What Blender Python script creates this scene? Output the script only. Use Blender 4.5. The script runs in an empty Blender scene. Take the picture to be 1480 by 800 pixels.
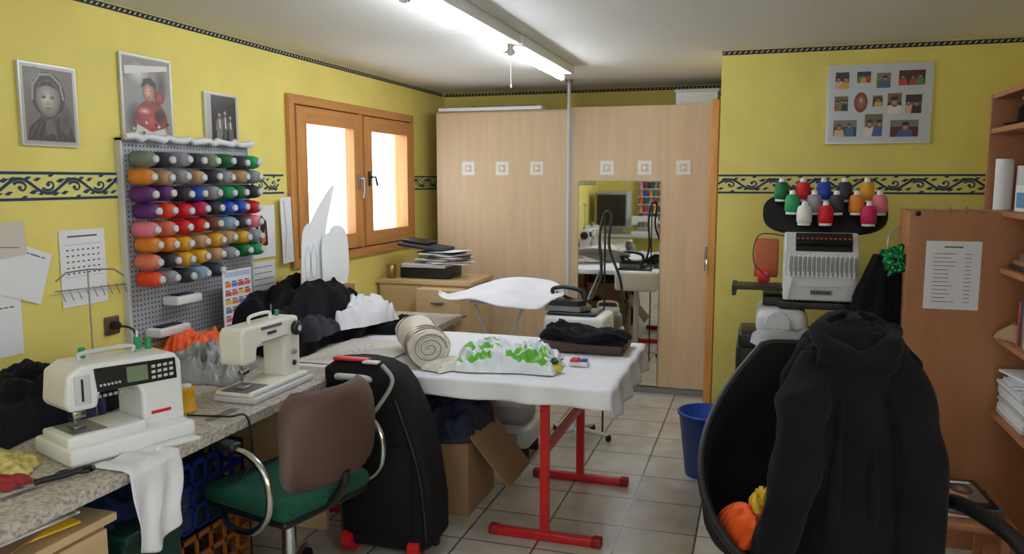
import bpy, bmesh, math, random
from mathutils import Vector, Matrix, noise
random.seed(7)
sc=bpy.context.scene
try:
    sc.view_settings.view_transform='Standard'
except Exception: pass
V=Vector
def lin(c):
    return tuple(((x/255)/12.92 if x/255<=.04045 else ((x/255+.055)/1.055)**2.4) for x in c)
MC={}
def mat(name,col,rough=.5,metal=0,var=None,bump=None,emit=0,stretch=None,spec=.5,sheen=0):
    if name in MC: return MC[name]
    m=bpy.data.materials.new(name);m.use_nodes=True;nt=m.node_tree;N=nt.nodes;L=nt.links
    b=N['Principled BSDF'];c=lin(col)
    b.inputs['Base Color'].default_value=(*c,1);b.inputs['Roughness'].default_value=rough;b.inputs['Metallic'].default_value=metal
    b.inputs['Specular IOR Level'].default_value=spec
    if sheen: b.inputs['Sheen Weight'].default_value=sheen
    tc=N.new('ShaderNodeTexCoord');mp=N.new('ShaderNodeMapping');L.new(tc.outputs['Object'],mp.inputs[0])
    if stretch: mp.inputs['Scale'].default_value=stretch
    if var:
        n=N.new('ShaderNodeTexNoise');n.inputs['Scale'].default_value=var[0];n.inputs['Detail'].default_value=5;L.new(mp.outputs[0],n.inputs['Vector'])
        r=N.new('ShaderNodeValToRGB');r.color_ramp.elements[0].position=.3;r.color_ramp.elements[1].position=.7
        k=var[1];r.color_ramp.elements[0].color=(*[x*(1-k) for x in c],1);r.color_ramp.elements[1].color=(*[min(1,x*(1+k)) for x in c],1)
        L.new(n.outputs['Fac'],r.inputs[0]);L.new(r.outputs[0],b.inputs['Base Color'])
    if bump:
        n=N.new('ShaderNodeTexNoise');n.inputs['Scale'].default_value=bump[0];n.inputs['Detail'].default_value=3;L.new(mp.outputs[0],n.inputs['Vector'])
        q=N.new('ShaderNodeBump');q.inputs['Strength'].default_value=bump[1];q.inputs['Distance'].default_value=.01
        L.new(n.outputs['Fac'],q.inputs['Height']);L.new(q.outputs[0],b.inputs['Normal'])
    if emit:
        b.inputs['Emission Color'].default_value=(*c,1);b.inputs['Emission Strength'].default_value=emit
    MC[name]=m;return m
def spline(pts,n=8):
    P=[V(p) for p in pts];out=[]
    for i in range(len(P)-1):
        p0=P[max(i-1,0)];p1=P[i];p2=P[i+1];p3=P[min(i+2,len(P)-1)]
        for k in range(n):
            t=k/n
            out.append(.5*((2*p1)+(p2-p0)*t+(2*p0-5*p1+4*p2-p3)*t*t+(3*p1-p0-3*p2+p3)*t**3))
    out.append(P[-1]);return out
class M:
    def __init__(s,name):
        s.n=name;s.v=[];s.f=[];s.mi=[];s.sm=[];s.ms=[];s.T=Matrix.Identity(4)
    def add(s,vs,fs,m,sm=False):
        if m not in s.ms: s.ms.append(m)
        k=s.ms.index(m);o=len(s.v)
        s.v+=[s.T@V(v) for v in vs]
        for f in fs: s.f.append([i+o for i in f]);s.mi.append(k);s.sm.append(sm)
    def box(s,a,b,m):
        x0,y0,z0=a;x1,y1,z1=b
        s.add([(x0,y0,z0),(x1,y0,z0),(x1,y1,z0),(x0,y1,z0),(x0,y0,z1),(x1,y0,z1),(x1,y1,z1),(x0,y1,z1)],
              [(3,2,1,0),(4,5,6,7),(0,1,5,4),(1,2,6,5),(2,3,7,6),(3,0,4,7)],m)
    def rb(s,a,b,r,m,seg=3):
        bm=bmesh.new();bmesh.ops.create_cube(bm,size=1)
        c=[(a[i]+b[i])/2 for i in range(3)];d=[abs(b[i]-a[i]) for i in range(3)]
        for v in bm.verts: v.co=V([c[i]+v.co[i]*d[i] for i in range(3)])
        bmesh.ops.bevel(bm,geom=bm.edges[:],offset=min(r,min(d)*.49),segments=seg,profile=.5,affect='EDGES')
        bm.verts.index_update();s.add([v.co.copy() for v in bm.verts],[[v.index for v in f.verts] for f in bm.faces],m,True);bm.free()
    def prism(s,poly,lo,hi,m,ax='y',bev=0):
        def mk(a,b,h):
            return {'y':(a,h,b),'x':(h,a,b),'z':(a,b,h)}[ax]
        bm=bmesh.new()
        v0=[bm.verts.new(mk(a,b,lo)) for a,b in poly];v1=[bm.verts.new(mk(a,b,hi)) for a,b in poly];n=len(poly)
        bm.faces.new(v0);bm.faces.new(v1[::-1])
        for i in range(n): bm.faces.new((v0[i],v1[i],v1[(i+1)%n],v0[(i+1)%n]))
        bmesh.ops.recalc_face_normals(bm,faces=bm.faces[:])
        if bev: bmesh.ops.bevel(bm,geom=bm.edges[:],offset=bev,segments=2,profile=.5,affect='EDGES')
        bm.verts.index_update();s.add([v.co.copy() for v in bm.verts],[[v.index for v in f.verts] for f in bm.faces],m,False);bm.free()
    def cyl(s,p0,p1,r0,r1,m,n=16,mc=None):
        p0=V(p0);p1=V(p1);d=(p1-p0).normalized();a=d.orthogonal().normalized();b=d.cross(a)
        A=[p0+(a*math.cos(2*math.pi*i/n)+b*math.sin(2*math.pi*i/n))*r0 for i in range(n)]
        B=[p1+(a*math.cos(2*math.pi*i/n)+b*math.sin(2*math.pi*i/n))*r1 for i in range(n)]
        s.add(A+B,[(i,(i+1)%n,n+(i+1)%n,n+i) for i in range(n)],m,True)
        s.add(A,[list(range(n))[::-1]],mc or m);s.add(B,[list(range(n))],mc or m)
    def loft(s,rings,m,caps=True,closed=True):
        n=len(rings[0]);vs=[p for r in rings for p in r];fs=[]
        for j in range(len(rings)-1):
            for i in range(n if closed else n-1):
                fs.append((j*n+i,j*n+(i+1)%n,(j+1)*n+(i+1)%n,(j+1)*n+i))
        s.add(vs,fs,m,True)
        if caps and closed:
            s.add(rings[0],[list(range(n))[::-1]],m,True);s.add(rings[-1],[list(range(n))],m,True)
    def tube(s,pts,r,m,n=10,caps=True):
        P=[V(p) for p in pts];R=r if isinstance(r,(list,tuple)) else [r]*len(P)
        t=(P[1]-P[0]).normalized();a=t.orthogonal().normalized();rings=[]
        for i,p in enumerate(P):
            t2=(P[min(i+1,len(P)-1)]-P[max(i-1,0)]).normalized()
            a=(a-t2*a.dot(t2))
            a=a.normalized() if a.length>1e-6 else t2.orthogonal().normalized()
            b=t2.cross(a)
            rings.append([p+(a*math.cos(2*math.pi*k/n)+b*math.sin(2*math.pi*k/n))*R[i] for k in range(n)])
        s.loft(rings,m,caps)
    def lathe(s,c,prof,m,n=24,ax='z'):
        rings=[]
        for r,h in prof:
            ring=[]
            for k in range(n):
                x=r*math.cos(2*math.pi*k/n);y=r*math.sin(2*math.pi*k/n)
                p={'z':(x,y,h),'x':(h,x,y),'y':(y,h,x)}[ax];ring.append(V(c)+V(p))
            rings.append(ring)
        s.loft(rings,m,True)
    def ell(s,c,r,m,n=16,nz=0,seed=0):
        rings=[]
        for j in range(n//2+1):
            ph=-math.pi/2+math.pi*j/(n//2);ring=[]
            for k in range(n):
                d=V((math.cos(ph)*math.cos(2*math.pi*k/n),math.cos(ph)*math.sin(2*math.pi*k/n),math.sin(ph)))
                q=1+nz*noise.noise(d*2.3+V((seed,seed*2,0)))
                ring.append(V(c)+V((d.x*r[0]*q,d.y*r[1]*q,d.z*r[2]*q)))
            rings.append(ring)
        s.loft(rings,m,False)
    def sheet(s,f,nu,nv,m,matf=None):
        vs=[f(i/nu,j/nv) for j in range(nv+1) for i in range(nu+1)]
        g={}
        for j in range(nv):
            for i in range(nu):
                k=matf((i+.5)/nu,(j+.5)/nv) if matf else m
                g.setdefault(k,[]).append((j*(nu+1)+i,j*(nu+1)+i+1,(j+1)*(nu+1)+i+1,(j+1)*(nu+1)+i))
        for k,fs in g.items(): s.add(vs,fs,k,True)
    def pile(s,c,l,h,seed,m,ang=0,n=44,fold=5,am=.4,matf=None,pw=4):
        ca,sa=math.cos(ang),math.sin(ang)
        def sa_(x): return math.sqrt(x*x+.008)
        def f(u,v):
            a=2*u-1;b=2*v-1
            w=1+.22*noise.noise(V((a*1.5+seed,b*1.5,seed*1.7)))
            e=max(0,(1-abs(a)**pw)*(1-abs(b)**pw))**.5
            nn=noise.noise(V((a*1.6+seed,b*1.6-seed,1)))*.6
            ri=1-sa_(noise.noise(V((a*fold*.5+b*1.1+seed,b*fold*.35+seed,3))))*2.2
            fi=1-sa_(noise.noise(V((a*fold+seed*3,b*fold*.7,9))))*1.5
            z=h*e*(1-am+am*(.5*ri+.25*fi+nn))
            x=a*l[0]/2*w+.012*noise.noise(V((a*5,b*5,seed)));y=b*l[1]/2*w
            return V((c[0]+x*ca-y*sa,c[1]+x*sa+y*ca,c[2]+max(0.002,z)))
        s.sheet(f,n,n,m,matf)
    def done(s,bev=0,sub=0,solid=0):
        me=bpy.data.meshes.new(s.n);me.from_pydata([tuple(v) for v in s.v],[],s.f)
        for m in s.ms: me.materials.append(m)
        me.polygons.foreach_set('material_index',s.mi);me.polygons.foreach_set('use_smooth',s.sm);me.update()
        o=bpy.data.objects.new(s.n,me);sc.collection.objects.link(o)
        if solid:
            q=o.modifiers.new('solid','SOLIDIFY');q.thickness=solid;q.offset=-1
        if bev:
            q=o.modifiers.new('bevel','BEVEL');q.width=bev;q.segments=2;q.limit_method='ANGLE';q.angle_limit=math.radians(50)
        return o
class PL:
    def __init__(s,m,o,ux,uy,n): s.m=m;s.o=V(o);s.x=V(ux);s.y=V(uy);s.nn=V(n)
    def poly(s,pts,mt,l=.001):
        s.m.add([s.o+s.x*a+s.y*b+s.nn*l for a,b in pts],[list(range(len(pts)))],mt)
    def rect(s,a0,b0,a1,b1,mt,l=.001): s.poly([(a0,b0),(a1,b0),(a1,b1),(a0,b1)],mt,l)
    def el(s,a,b,ra,rb,mt,l=.001,n=18): s.poly([(a+ra*math.cos(2*math.pi*k/n),b+rb*math.sin(2*math.pi*k/n)) for k in range(n)],mt,l)
    def ribbon(s,pts,w,mt,l=.002):
        n=len(pts);vs=[];W=w if isinstance(w,list) else [w]*n
        for i in range(n):
            a=pts[max(i-1,0)];b=pts[min(i+1,n-1)];dx=b[0]-a[0];dy=b[1]-a[1];q=math.hypot(dx,dy) or 1
            nx,ny=-dy/q*W[i]/2,dx/q*W[i]/2
            vs+=[s.o+s.x*(pts[i][0]+nx)+s.y*(pts[i][1]+ny)+s.nn*l,s.o+s.x*(pts[i][0]-nx)+s.y*(pts[i][1]-ny)+s.nn*l]
        s.m.add(vs,[(2*i,2*i+1,2*i+3,2*i+2) for i in range(n-1)],mt)
    def slab(s,a0,b0,a1,b1,t,mt,l0=0):
        c=[s.o+s.x*a+s.y*b+s.nn*h for h in (l0,l0+t) for a,b in ((a0,b0),(a1,b0),(a1,b1),(a0,b1))]
        s.m.add(c,[(3,2,1,0),(4,5,6,7),(0,1,5,4),(1,2,6,5),(2,3,7,6),(3,0,4,7)],mt)
    def soft(s,a,b,ra,rb,c0,c1,l=.001,k=8,dx=0,dy=0):
        for i in range(k):
            t=i/(k-1);q=1-.9*t;c=tuple(round((c0[j]+(c1[j]-c0[j])*t)/6)*6 for j in range(3))
            s.el(a+dx*t,b+dy*t,ra*q,rb*q,mat('print_%d_%d_%d'%c,c,.4),l+.00004*i,20)
# ---------- materials
yel=mat('wall_yellow',(228,212,116),.75,var=(3,.06),bump=(120,.15))
whi=mat('white_plastic',(228,230,230),.35,var=(4,.03))
whp=mat('paper_white',(230,232,236),.8,var=(5,.03))
ceil=mat('ceiling_paint',(222,222,218),.8,bump=(90,.12))
pine=mat('pine_wood',(190,132,72),.4,var=(3,.18),stretch=(12,12,1))
pineh=mat('pine_wood_h',(190,132,72),.4,var=(3,.18),stretch=(12,1,12))
maple=mat('maple_laminate',(210,184,150),.45,var=(2.5,.07),stretch=(9,9,.7))
oran=mat('beech_panel',(172,116,76),.5,var=(2,.08),stretch=(6,6,1))
dres=mat('dresser_wood',(204,176,134),.5,var=(3,.08),stretch=(1,1,8))
blk=mat('black_plastic',(20,20,23),.45,var=(6,.2))
matb=mat('matte_black_shell',(16,16,19),.75,var=(6,.2),bump=(260,.25),spec=.25)
blf=mat('black_fabric',(14,14,20),.92,var=(9,.35),bump=(220,.3),sheen=.04,spec=.18)
blf2=mat('charcoal_fabric',(52,54,62),.9,var=(9,.3),bump=(180,.3),spec=.2)
navy=mat('teal_ink',(40,58,88),.8)
chrome=mat('chrome',(200,200,205),.18,1)
steel=mat('grey_steel',(140,142,145),.35,.8)
grey=mat('grey_plastic',(150,152,152),.5,var=(5,.05))
lgrey=mat('light_grey_plastic',(198,201,204),.45,var=(5,.03))
red=mat('red_metal',(196,28,36),.35,var=(5,.06))
green=mat('green_fabric',(10,78,56),.9,bump=(200,.3),var=(12,.2))
brown=mat('brown_leather',(84,60,52),.55,bump=(90,.15),var=(5,.12))
cloth=mat('white_tablecloth',(226,227,234),.85,var=(6,.04),bump=(150,.1))
whf=mat('white_fabric',(224,225,231),.85,var=(8,.05),bump=(150,.2))
towel=mat('towel_cream',(222,216,204),.95,var=(30,.1),bump=(180,.5))
dkp=mat('photo_dark',(38,34,32),.3);mdp=mat('photo_mid',(120,112,104),.3);ltp=mat('photo_light',(196,188,178),.3)
rdp=mat('photo_red',(168,60,58),.3);skin=mat('photo_warm',(196,150,120),.3);silver=mat('silver_frame',(196,198,200),.35,.3)
silb=mat('silver_board',(190,196,204),.4,.1)
bluc=mat('blue_plastic',(22,50,118),.4,var=(5,.08));bin_=mat('bin_blue',(20,62,150),.35,var=(5,.08))
orc=mat('orange_plastic',(160,92,40),.5);dgr=mat('dark_green_plastic',(14,52,46),.5)
card=mat('cardboard',(150,116,84),.85,var=(6,.08))
orf=mat('orange_fabric',(236,92,28),.6,var=(10,.1));yef=mat('yellow_fabric',(236,196,50),.6)
ltx=mat('text_ink',(90,90,96),.8)
def speckle():
    m=mat('granite_laminate',(190,184,174),.4);nt=m.node_tree;N=nt.nodes;L=nt.links
    tc=N.new('ShaderNodeTexCoord');n=N.new('ShaderNodeTexNoise');n.inputs['Scale'].default_value=90;n.inputs['Detail'].default_value=4
    r=N.new('ShaderNodeValToRGB');r.color_ramp.elements[0].position=.35;r.color_ramp.elements[0].color=(*lin((142,130,118)),1)
    r.color_ramp.elements[1].position=.6;r.color_ramp.elements[1].color=(*lin((200,194,186)),1)
    L.new(tc.outputs['Object'],n.inputs['Vector']);L.new(n.outputs['Fac'],r.inputs[0]);L.new(r.outputs[0],N['Principled BSDF'].inputs['Base Color']);return m
gran=speckle()
def tiles():
    m=mat('floor_tile',(200,196,186),.28);nt=m.node_tree;N=nt.nodes;L=nt.links;b=N['Principled BSDF']
    tc=N.new('ShaderNodeTexCoord');mp=N.new('ShaderNodeMapping');mp.inputs['Location'].default_value=(.56+3.35,-4.2+3.35*2,0)
    br=N.new('ShaderNodeTexBrick');br.offset=0;br.squash=1
    br.inputs['Scale'].default_value=1;br.inputs['Brick Width'].default_value=.335;br.inputs['Row Height'].default_value=.335
    br.inputs['Mortar Size'].default_value=.005;br.inputs['Mortar Smooth'].default_value=.1;br.inputs['Bias'].default_value=0
    br.inputs['Color1'].default_value=(*lin((208,205,197)),1);br.inputs['Color2'].default_value=(*lin((196,192,183)),1);br.inputs['Mortar'].default_value=(*lin((84,80,78)),1)
    L.new(tc.outputs['Object'],mp.inputs[0]);L.new(mp.outputs[0],br.inputs['Vector'])
    n=N.new('ShaderNodeTexNoise');n.inputs['Scale'].default_value=7;n.inputs['Detail'].default_value=6;L.new(tc.outputs['Object'],n.inputs['Vector'])
    r=N.new('ShaderNodeValToRGB');r.color_ramp.elements[0].position=.3;r.color_ramp.elements[0].color=(.74,.69,.64,1);r.color_ramp.elements[1].position=.65;r.color_ramp.elements[1].color=(1,1,1,1)
    L.new(n.outputs['Fac'],r.inputs[0]);mx=N.new('ShaderNodeMixRGB');mx.blend_type='MULTIPLY';mx.inputs[0].default_value=1
    L.new(br.outputs['Color'],mx.inputs[1]);L.new(r.outputs[0],mx.inputs[2]);L.new(mx.outputs[0],b.inputs['Base Color'])
    bp=N.new('ShaderNodeBump');bp.inputs['Strength'].default_value=.5;bp.inputs['Distance'].default_value=-.003;L.new(br.outputs['Fac'],bp.inputs['Height']);L.new(bp.outputs[0],b.inputs['Normal']);return m
tile=tiles()
def peg():
    m=mat('pegboard_grey',(186,190,192),.5);nt=m.node_tree;N=nt.nodes;L=nt.links
    tc=N.new('ShaderNodeTexCoord');sp_=N.new('ShaderNodeSeparateXYZ');L.new(tc.outputs['Object'],sp_.inputs[0])
    def fr(o):
        a=N.new('ShaderNodeMath');a.operation='MULTIPLY';a.inputs[1].default_value=1/.022;L.new(o,a.inputs[0])
        b=N.new('ShaderNodeMath');b.operation='FRACT';L.new(a.outputs[0],b.inputs[0])
        c=N.new('ShaderNodeMath');c.operation='SUBTRACT';c.inputs[1].default_value=.5;L.new(b.outputs[0],c.inputs[0])
        d=N.new('ShaderNodeMath');d.operation='MULTIPLY';L.new(c.outputs[0],d.inputs[0]);L.new(c.outputs[0],d.inputs[1]);return d.outputs[0]
    ad=N.new('ShaderNodeMath');ad.operation='ADD';L.new(fr(sp_.outputs['Y']),ad.inputs[0]);L.new(fr(sp_.outputs['Z']),ad.inputs[1])
    r=N.new('ShaderNodeValToRGB');r.color_ramp.interpolation='CONSTANT';r.color_ramp.elements[0].color=(.03,.03,.03,1);r.color_ramp.elements[1].position=.04;r.color_ramp.elements[1].color=(*lin((158,162,168)),1)
    L.new(ad.outputs[0],r.inputs[0]);L.new(r.outputs[0],N['Principled BSDF'].inputs['Base Color']);return m
pegm=peg()
# ---------- room
H=2.34;XL=-2.65;XR=1.35;YB=6.55;YF=-1.6
m=M('floor');m.box((XL-.1,YF-.1,-.1),(XR+.1,YB+.1,0),tile);m.done()
m=M('ceiling');m.box((XL-.1,YF-.1,H),(XR+.1,YB+.1,H+.1),ceil);m.done()
m=M('wall_left');m.box((XL-.12,YF-.1,0),(XL,4.14,H),yel);m.box((XL-.12,5.78,0),(XL,YB+.1,H),yel);m.box((XL-.12,4.14,0),(XL,5.78,1.13),yel);m.box((XL-.12,4.14,2.05),(XL,5.78,H),yel);m.done()
m=M('wall_back');m.box((XL,YB,0),(XR,YB+.1,H),yel);m.done()
m=M('wall_right');m.box((-.24,4.86,0),(XR,YB,H),yel);m.done()
m=M('wall_side');m.box((XR,YF,0),(XR+.1,-.9,H),yel);m.box((XR,1.4,0),(XR+.1,4.86,H),yel);m.box((XR,-.9,0),(XR+.1,1.4,.9),yel);m.box((XR,-.9,2.15),(XR+.1,1.4,H),yel);m.done()
m=M('wall_front');m.box((XL,YF-.1,0),(XR,YF,.9),yel);m.box((XL,YF-.1,2.15),(XR,YF,H),yel);m.box((XL,YF-.1,.9),(-.9,YF,2.15),yel);m.box((1.1,YF-.1,.9),(XR,YF,2.15),yel);m.done()
def border(name,o,ux,n,length):
    b=M(name);P=PL(b,o,ux,(0,0,1),n)
    P.slab(0,0,length,.118,.0015,mat('border_cream',(222,214,128),.8))
    P.rect(0,.103,length,.114,navy,.003);P.rect(0,.004,length,.015,navy,.003)
    per=.25;k=0
    while k*per<length-.02:
        s0=k*per
        for hh in range(2):
            c=s0+hh*per/2;sg=1 if hh==0 else -1
            if c+per/2>length: break
            W=[(c+per/2*t/12,.059+sg*.028*math.sin(math.pi*t/12)) for t in range(13)]
            P.ribbon(W,.012,navy,.003)
            cx=c+per/4+.005;cy=.059-sg*.006
            S=[(cx+(.036-.0028*t)*math.cos(sg*(2.6-t*.5)),cy+(.026-.002*t)*math.sin(sg*(2.6-t*.5))) for t in range(11)]
            P.ribbon(S,[.011-.0005*t for t in range(11)],navy,.0032)
            P.el(cx-.004,cy,.009,.008,navy,.0034,10)
            for dx,dy,q in ((.03,.036,1.2),(-.035,.034,1.1),(.055,-.016,1.4),(-.052,-.02,1.2),(.012,-.036,1.1)):
                P.poly([(cx+dx-.016*q,cy+sg*dy-.004),(cx+dx,cy+sg*dy-.007*q),(cx+dx+.016*q,cy+sg*dy+.005),(cx+dx,cy+sg*dy+.006*q)],navy,.0036)
        k+=1
    b.done()
border('trim_1',(XL,-1.5,1.518),(0,1,0),(1,0,0),5.55);border('trim_2',(XL,5.85,1.518),(0,1,0),(1,0,0),.65)
border('trim_3',(-.24,4.86,1.518),(1,0,0),(0,-1,0),1.55)
def rope(name,o,ux,n,length):
    b=M(name);P=PL(b,o,ux,(0,0,1),n);P.slab(0,0,length,.024,.002,mat('rope_dark',(40,38,46),.8));wl=mat('rope_light',(200,196,180),.8)
    k=0
    while k*.03<length-.03:
        P.poly([(k*.03,.006),(k*.03+.008,.006),(k*.03+.02,.018),(k*.03+.012,.018)],wl,.003);k+=1
    b.done()
rope('trim_4',(XL,-1.5,2.312),(0,1,0),(1,0,0),8.0);rope('trim_5',(XL,YB,2.312),(1,0,0),(0,-1,0),2.4);rope('trim_6',(-.24,4.86,2.312),(1,0,0),(0,-1,0),1.58)
m=M('window_1')
def fr(y0,y1,z0,z1,w,xa,xb):
    m.box((xa,y0,z0),(xb,y0+w,z1),pine);m.box((xa,y1-w,z0),(xb,y1,z1),pine);m.box((xa,y0+w,z0),(xb,y1-w,z0+w),pineh);m.box((xa,y0+w,z1-w),(xb,y1-w,z1),pineh)
fr(4.09,5.83,1.08,2.10,.055,XL+.001,XL+.03)
fr(4.14,5.79,1.13,2.05,.03,XL-.1,XL)
def cas(y0,y1):
    z0,z1=1.145,2.035;xa,xb=XL-.03,XL+.04
    m.box((xa,y0,z0),(xb,y0+.1,z1),pine);m.box((xa,y1-.1,z0),(xb,y1,z1),pine);m.box((xa,y0+.1,z0),(xb,y1-.1,z0+.1),pineh);m.box((xa,y0+.1,z1-.1),(xb,y1-.1,z1),pineh)
    m.box((xb-.004,y0+.092,z0+.092),(xb+.004,y0+.1,z1-.092),pineh)
cas(4.15,4.94);cas(4.99,5.78);m.box((XL-.03,4.94,1.13),(XL+.025,4.99,2.05),pine)
m.rb((XL+.04,4.875,1.54),(XL+.052,4.905,1.64),.004,steel);m.cyl((XL+.05,4.89,1.61),(XL+.085,4.89,1.61),.008,.008,steel);m.tube([(XL+.085,4.89,1.615),(XL+.088,4.89,1.52),(XL+.08,4.885,1.48)],.009,steel)
m.rb((XL+.04,5.03,1.56),(XL+.052,5.05,1.66),.004,blk);m.tube([(XL+.05,5.04,1.62),(XL+.09,5.045,1.62),(XL+.09,5.07,1.56)],.008,blk)
gm=bpy.data.materials.new('window_glass');gm.use_nodes=True;nt=gm.node_tree;nt.nodes.clear()
o_=nt.nodes.new('ShaderNodeOutputMaterial');mx=nt.nodes.new('ShaderNodeMixShader');mx.inputs[0].default_value=.06;tr=nt.nodes.new('ShaderNodeBsdfTransparent');gl=nt.nodes.new('ShaderNodeBsdfGlossy');gl.inputs['Roughness'].default_value=.02
nt.links.new(tr.outputs[0],mx.inputs[1]);nt.links.new(gl.outputs[0],mx.inputs[2]);nt.links.new(mx.outputs[0],o_.inputs[0])
m.box((XL-.005,4.25,1.24),(XL,4.84,1.94),gm);m.box((XL-.005,5.09,1.24),(XL,5.68,1.94),gm);m.done(.004)
m=M('fill_window_rear')  # unseen window added behind the camera to let in fill daylight
m.box((-.9,YF-.08,.9),(-.82,YF+.03,2.15),pine);m.box((1.02,YF-.08,.9),(1.1,YF+.03,2.15),pine);m.box((-.82,YF-.08,.9),(1.02,YF+.03,.98),pineh);m.box((-.82,YF-.08,2.07),(1.02,YF+.03,2.15),pineh);m.box((.06,YF-.08,.98),(.14,YF+.03,2.07),pine);m.done(.004)
m=M('fill_window_side')  # added side window, out of view, only there for extra daylight
for y in (-.9,.21,1.32): m.box((XR-.03,y,.9),(XR+.08,y+.08,2.15),pine)
for z in (.9,2.07): m.box((XR-.028,-.9,z),(XR+.078,1.4,z+.08),pineh)
m.done(.004)
# wardrobe
m=M('sliding_wardrobe')
m.box((-2.49,5.98,0),(-.27,6.5,.06),maple);m.box((-2.49,6.0,.06),(-2.46,6.5,2.12),maple);m.box((-2.49,5.99,2.1),(-.3,6.5,2.135),maple)
m.box((-2.48,5.955,.05),(-1.40,5.975,2.12),maple);m.box((-1.37,5.93,.05),(-.33,5.95,2.14),maple)
m.box((-1.405,5.925,.05),(-1.37,5.975,2.13),lgrey);m.box((-.335,5.925,.05),(-.315,5.95,2.14),pine)
m.box((-2.49,5.92,.0),(-.32,5.99,.045),steel)
P=PL(m,(0,5.955,1.69),(1,0,0),(0,0,1),(0,-1,0))
for i,x in enumerate((-2.21,-1.93,-1.65,-1.10,-.82,-.54)):
    P.o.y=5.955 if i<3 else 5.93
    P.slab(x-.052,-.052,x+.052,.052,.004,whi);P.slab(x-.027,-.027,x+.027,.027,.003,maple,.004)
    P.poly([(x-.015,-.02),(x+.02,.0),(x-.015,.02)],whp,.008)
m.rb((-.375,5.91,.98),(-.355,5.93,1.12),.004,steel)
m.done(.002)
m=M('door_1');m.box((-.325,5.42,0),(-.275,5.46,2.12),pine);m.box((-.31,5.46,.01),(-.27,5.92,2.12),pine);m.rb((-.34,5.40,1.0),(-.32,5.42,1.08),.005,chrome);m.done(.003)
mir=mat('mirror_silver',(238,240,240),.02,1)
m=M('tall_mirror');m.box((-1.31,5.918,.06),(-.70,5.924,1.59),mir);m.box((-1.315,5.9245,.055),(-.695,5.9295,1.595),steel);m.done()
m=M('metal_pole');m.cyl((-1.385,5.89,0),(-1.385,5.89,2.33),.013,.013,lgrey);m.cyl((-1.385,5.89,0),(-1.385,5.89,.012),.035,.035,steel);m.cyl((-1.385,5.89,2.32),(-1.385,5.89,2.338),.03,.03,steel);m.done()
m=M('storage_box');m.rb((-.62,6.05,2.14),(-.32,6.4,2.25),.008,whi);m.rb((-.63,6.04,2.235),(-.31,6.41,2.26),.006,lgrey);m.done()
m=M('flat_panel_package');m.rb((-2.47,5.97,2.137),(-1.62,6.4,2.165),.006,whp);m.rb((-2.2,6.0,2.166),(-1.7,6.35,2.18),.004,card);m.done()
em=mat('tube_glow',(240,246,255),.5,emit=56)
def lamp(name,x,ya,yb):
    m=M(name);m.rb((x+.0,ya,H-.055),(x+.09,yb,H-.001),.006,whi);m.rb((x+.005,ya,H-.1),(x+.03,ya+.03,H-.05),.004,whi);m.rb((x+.005,yb-.03,H-.1),(x+.03,yb,H-.05),.004,whi)
    m.cyl((x+.018,ya+.03,H-.078),(x+.018,yb-.03,H-.078),.016,.016,em,12);m.cyl((x+.018,ya+.02,H-.078),(x+.018,ya+.05,H-.078),.018,.018,lgrey,12);m.cyl((x+.018,yb-.05,H-.078),(x+.018,yb-.02,H-.078),.018,.018,lgrey,12);m.done()
lamp('fluorescent_lamp',-1.28,2.72,3.98);lamp('fluorescent_lamp.001',-1.28,4.02,5.2);lamp('added_fill_lamp',-1.0,-.9,.4)  # third lamp is unseen, added near the camera as fill light
m=M('pull_cord');m.tube([(-1.25,4.0,2.28),(-1.25,4.0,2.18),(-1.248,4.0,2.09)],.002,whi,6);m.ell((-1.248,4,2.08),(.006,.006,.012),whi,8);m.done()
def pic(name,y0,y1,z0,z1):
    m=M(name);P=PL(m,(XL+.004,y0,z0),(0,1,0),(0,0,1),(1,0,0));w=y1-y0;h=z1-z0
    P.slab(0,0,w,h,.012,silver);P.rect(.006,.006,w-.006,h-.006,mat('passepartout_grey',(176,172,166),.3),.0125);return m,P,w,h
m,P,w,h=pic('framed_child_portrait',2.33,2.59,1.73,2.04)
P.rect(.018,.018,w-.018,h-.018,mat('print_bg1',(112,106,100),.4),.013)
P.soft(.07,.25,.05,.045,(112,106,100),(134,128,120),.01305);P.soft(.20,.10,.036,.07,(102,96,90),(70,64,60),.01305)
P.poly([(.02,.02),(w-.02,.02),(w-.03,.07),(.19,.11),(.14,.125),(.08,.105),(.035,.07)],mat('print_coat',(62,56,52),.4),.0131)
P.soft(.125,.195,.078,.086,(50,46,44),(100,92,84),.0133,8,0,.02)
P.ribbon([(.052,.17),(.056,.225),(.09,.268),(.14,.274),(.182,.24),(.194,.18)],.010,mat('print_scarfedge',(150,142,132),.4),.0137)
P.soft(.122,.180,.056,.070,(112,102,94),(206,196,186),.0139,9,-.008,.0)
P.poly([(.074,.215),(.1,.244),(.14,.246),(.172,.214),(.155,.222),(.12,.231),(.09,.222)],mat('print_hair',(50,44,40),.4),.0144)
for ex in (.101,.142):
    P.soft(ex,.186,.014,.008,(140,130,120),(96,86,80),.01445,4);P.el(ex,.186,.0055,.0045,dkp,.0147,10);P.el(ex-.002,.188,.0014,.0014,whp,.0148,6);P.ribbon([(ex-.014,.197),(ex,.2),(ex+.013,.197)],.002,mdp,.0147)
P.soft(.12,.163,.008,.008,(166,156,146),(140,130,122),.01445,4);P.el(.117,.159,.002,.0015,dkp,.0147,6);P.el(.125,.159,.002,.0015,dkp,.0147,6)
P.soft(.121,.143,.013,.0045,(130,106,98),(104,76,72),.01445,4)
P.ribbon([(.085,.115),(.11,.098),(.135,.098),(.165,.115)],.018,mat('print_knot',(84,76,70),.4),.0143);P.poly([(.11,.1),(.14,.1),(.155,.04),(.13,.05),(.1,.035)],mat('print_knot2',(104,96,88),.4),.0144)
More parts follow.
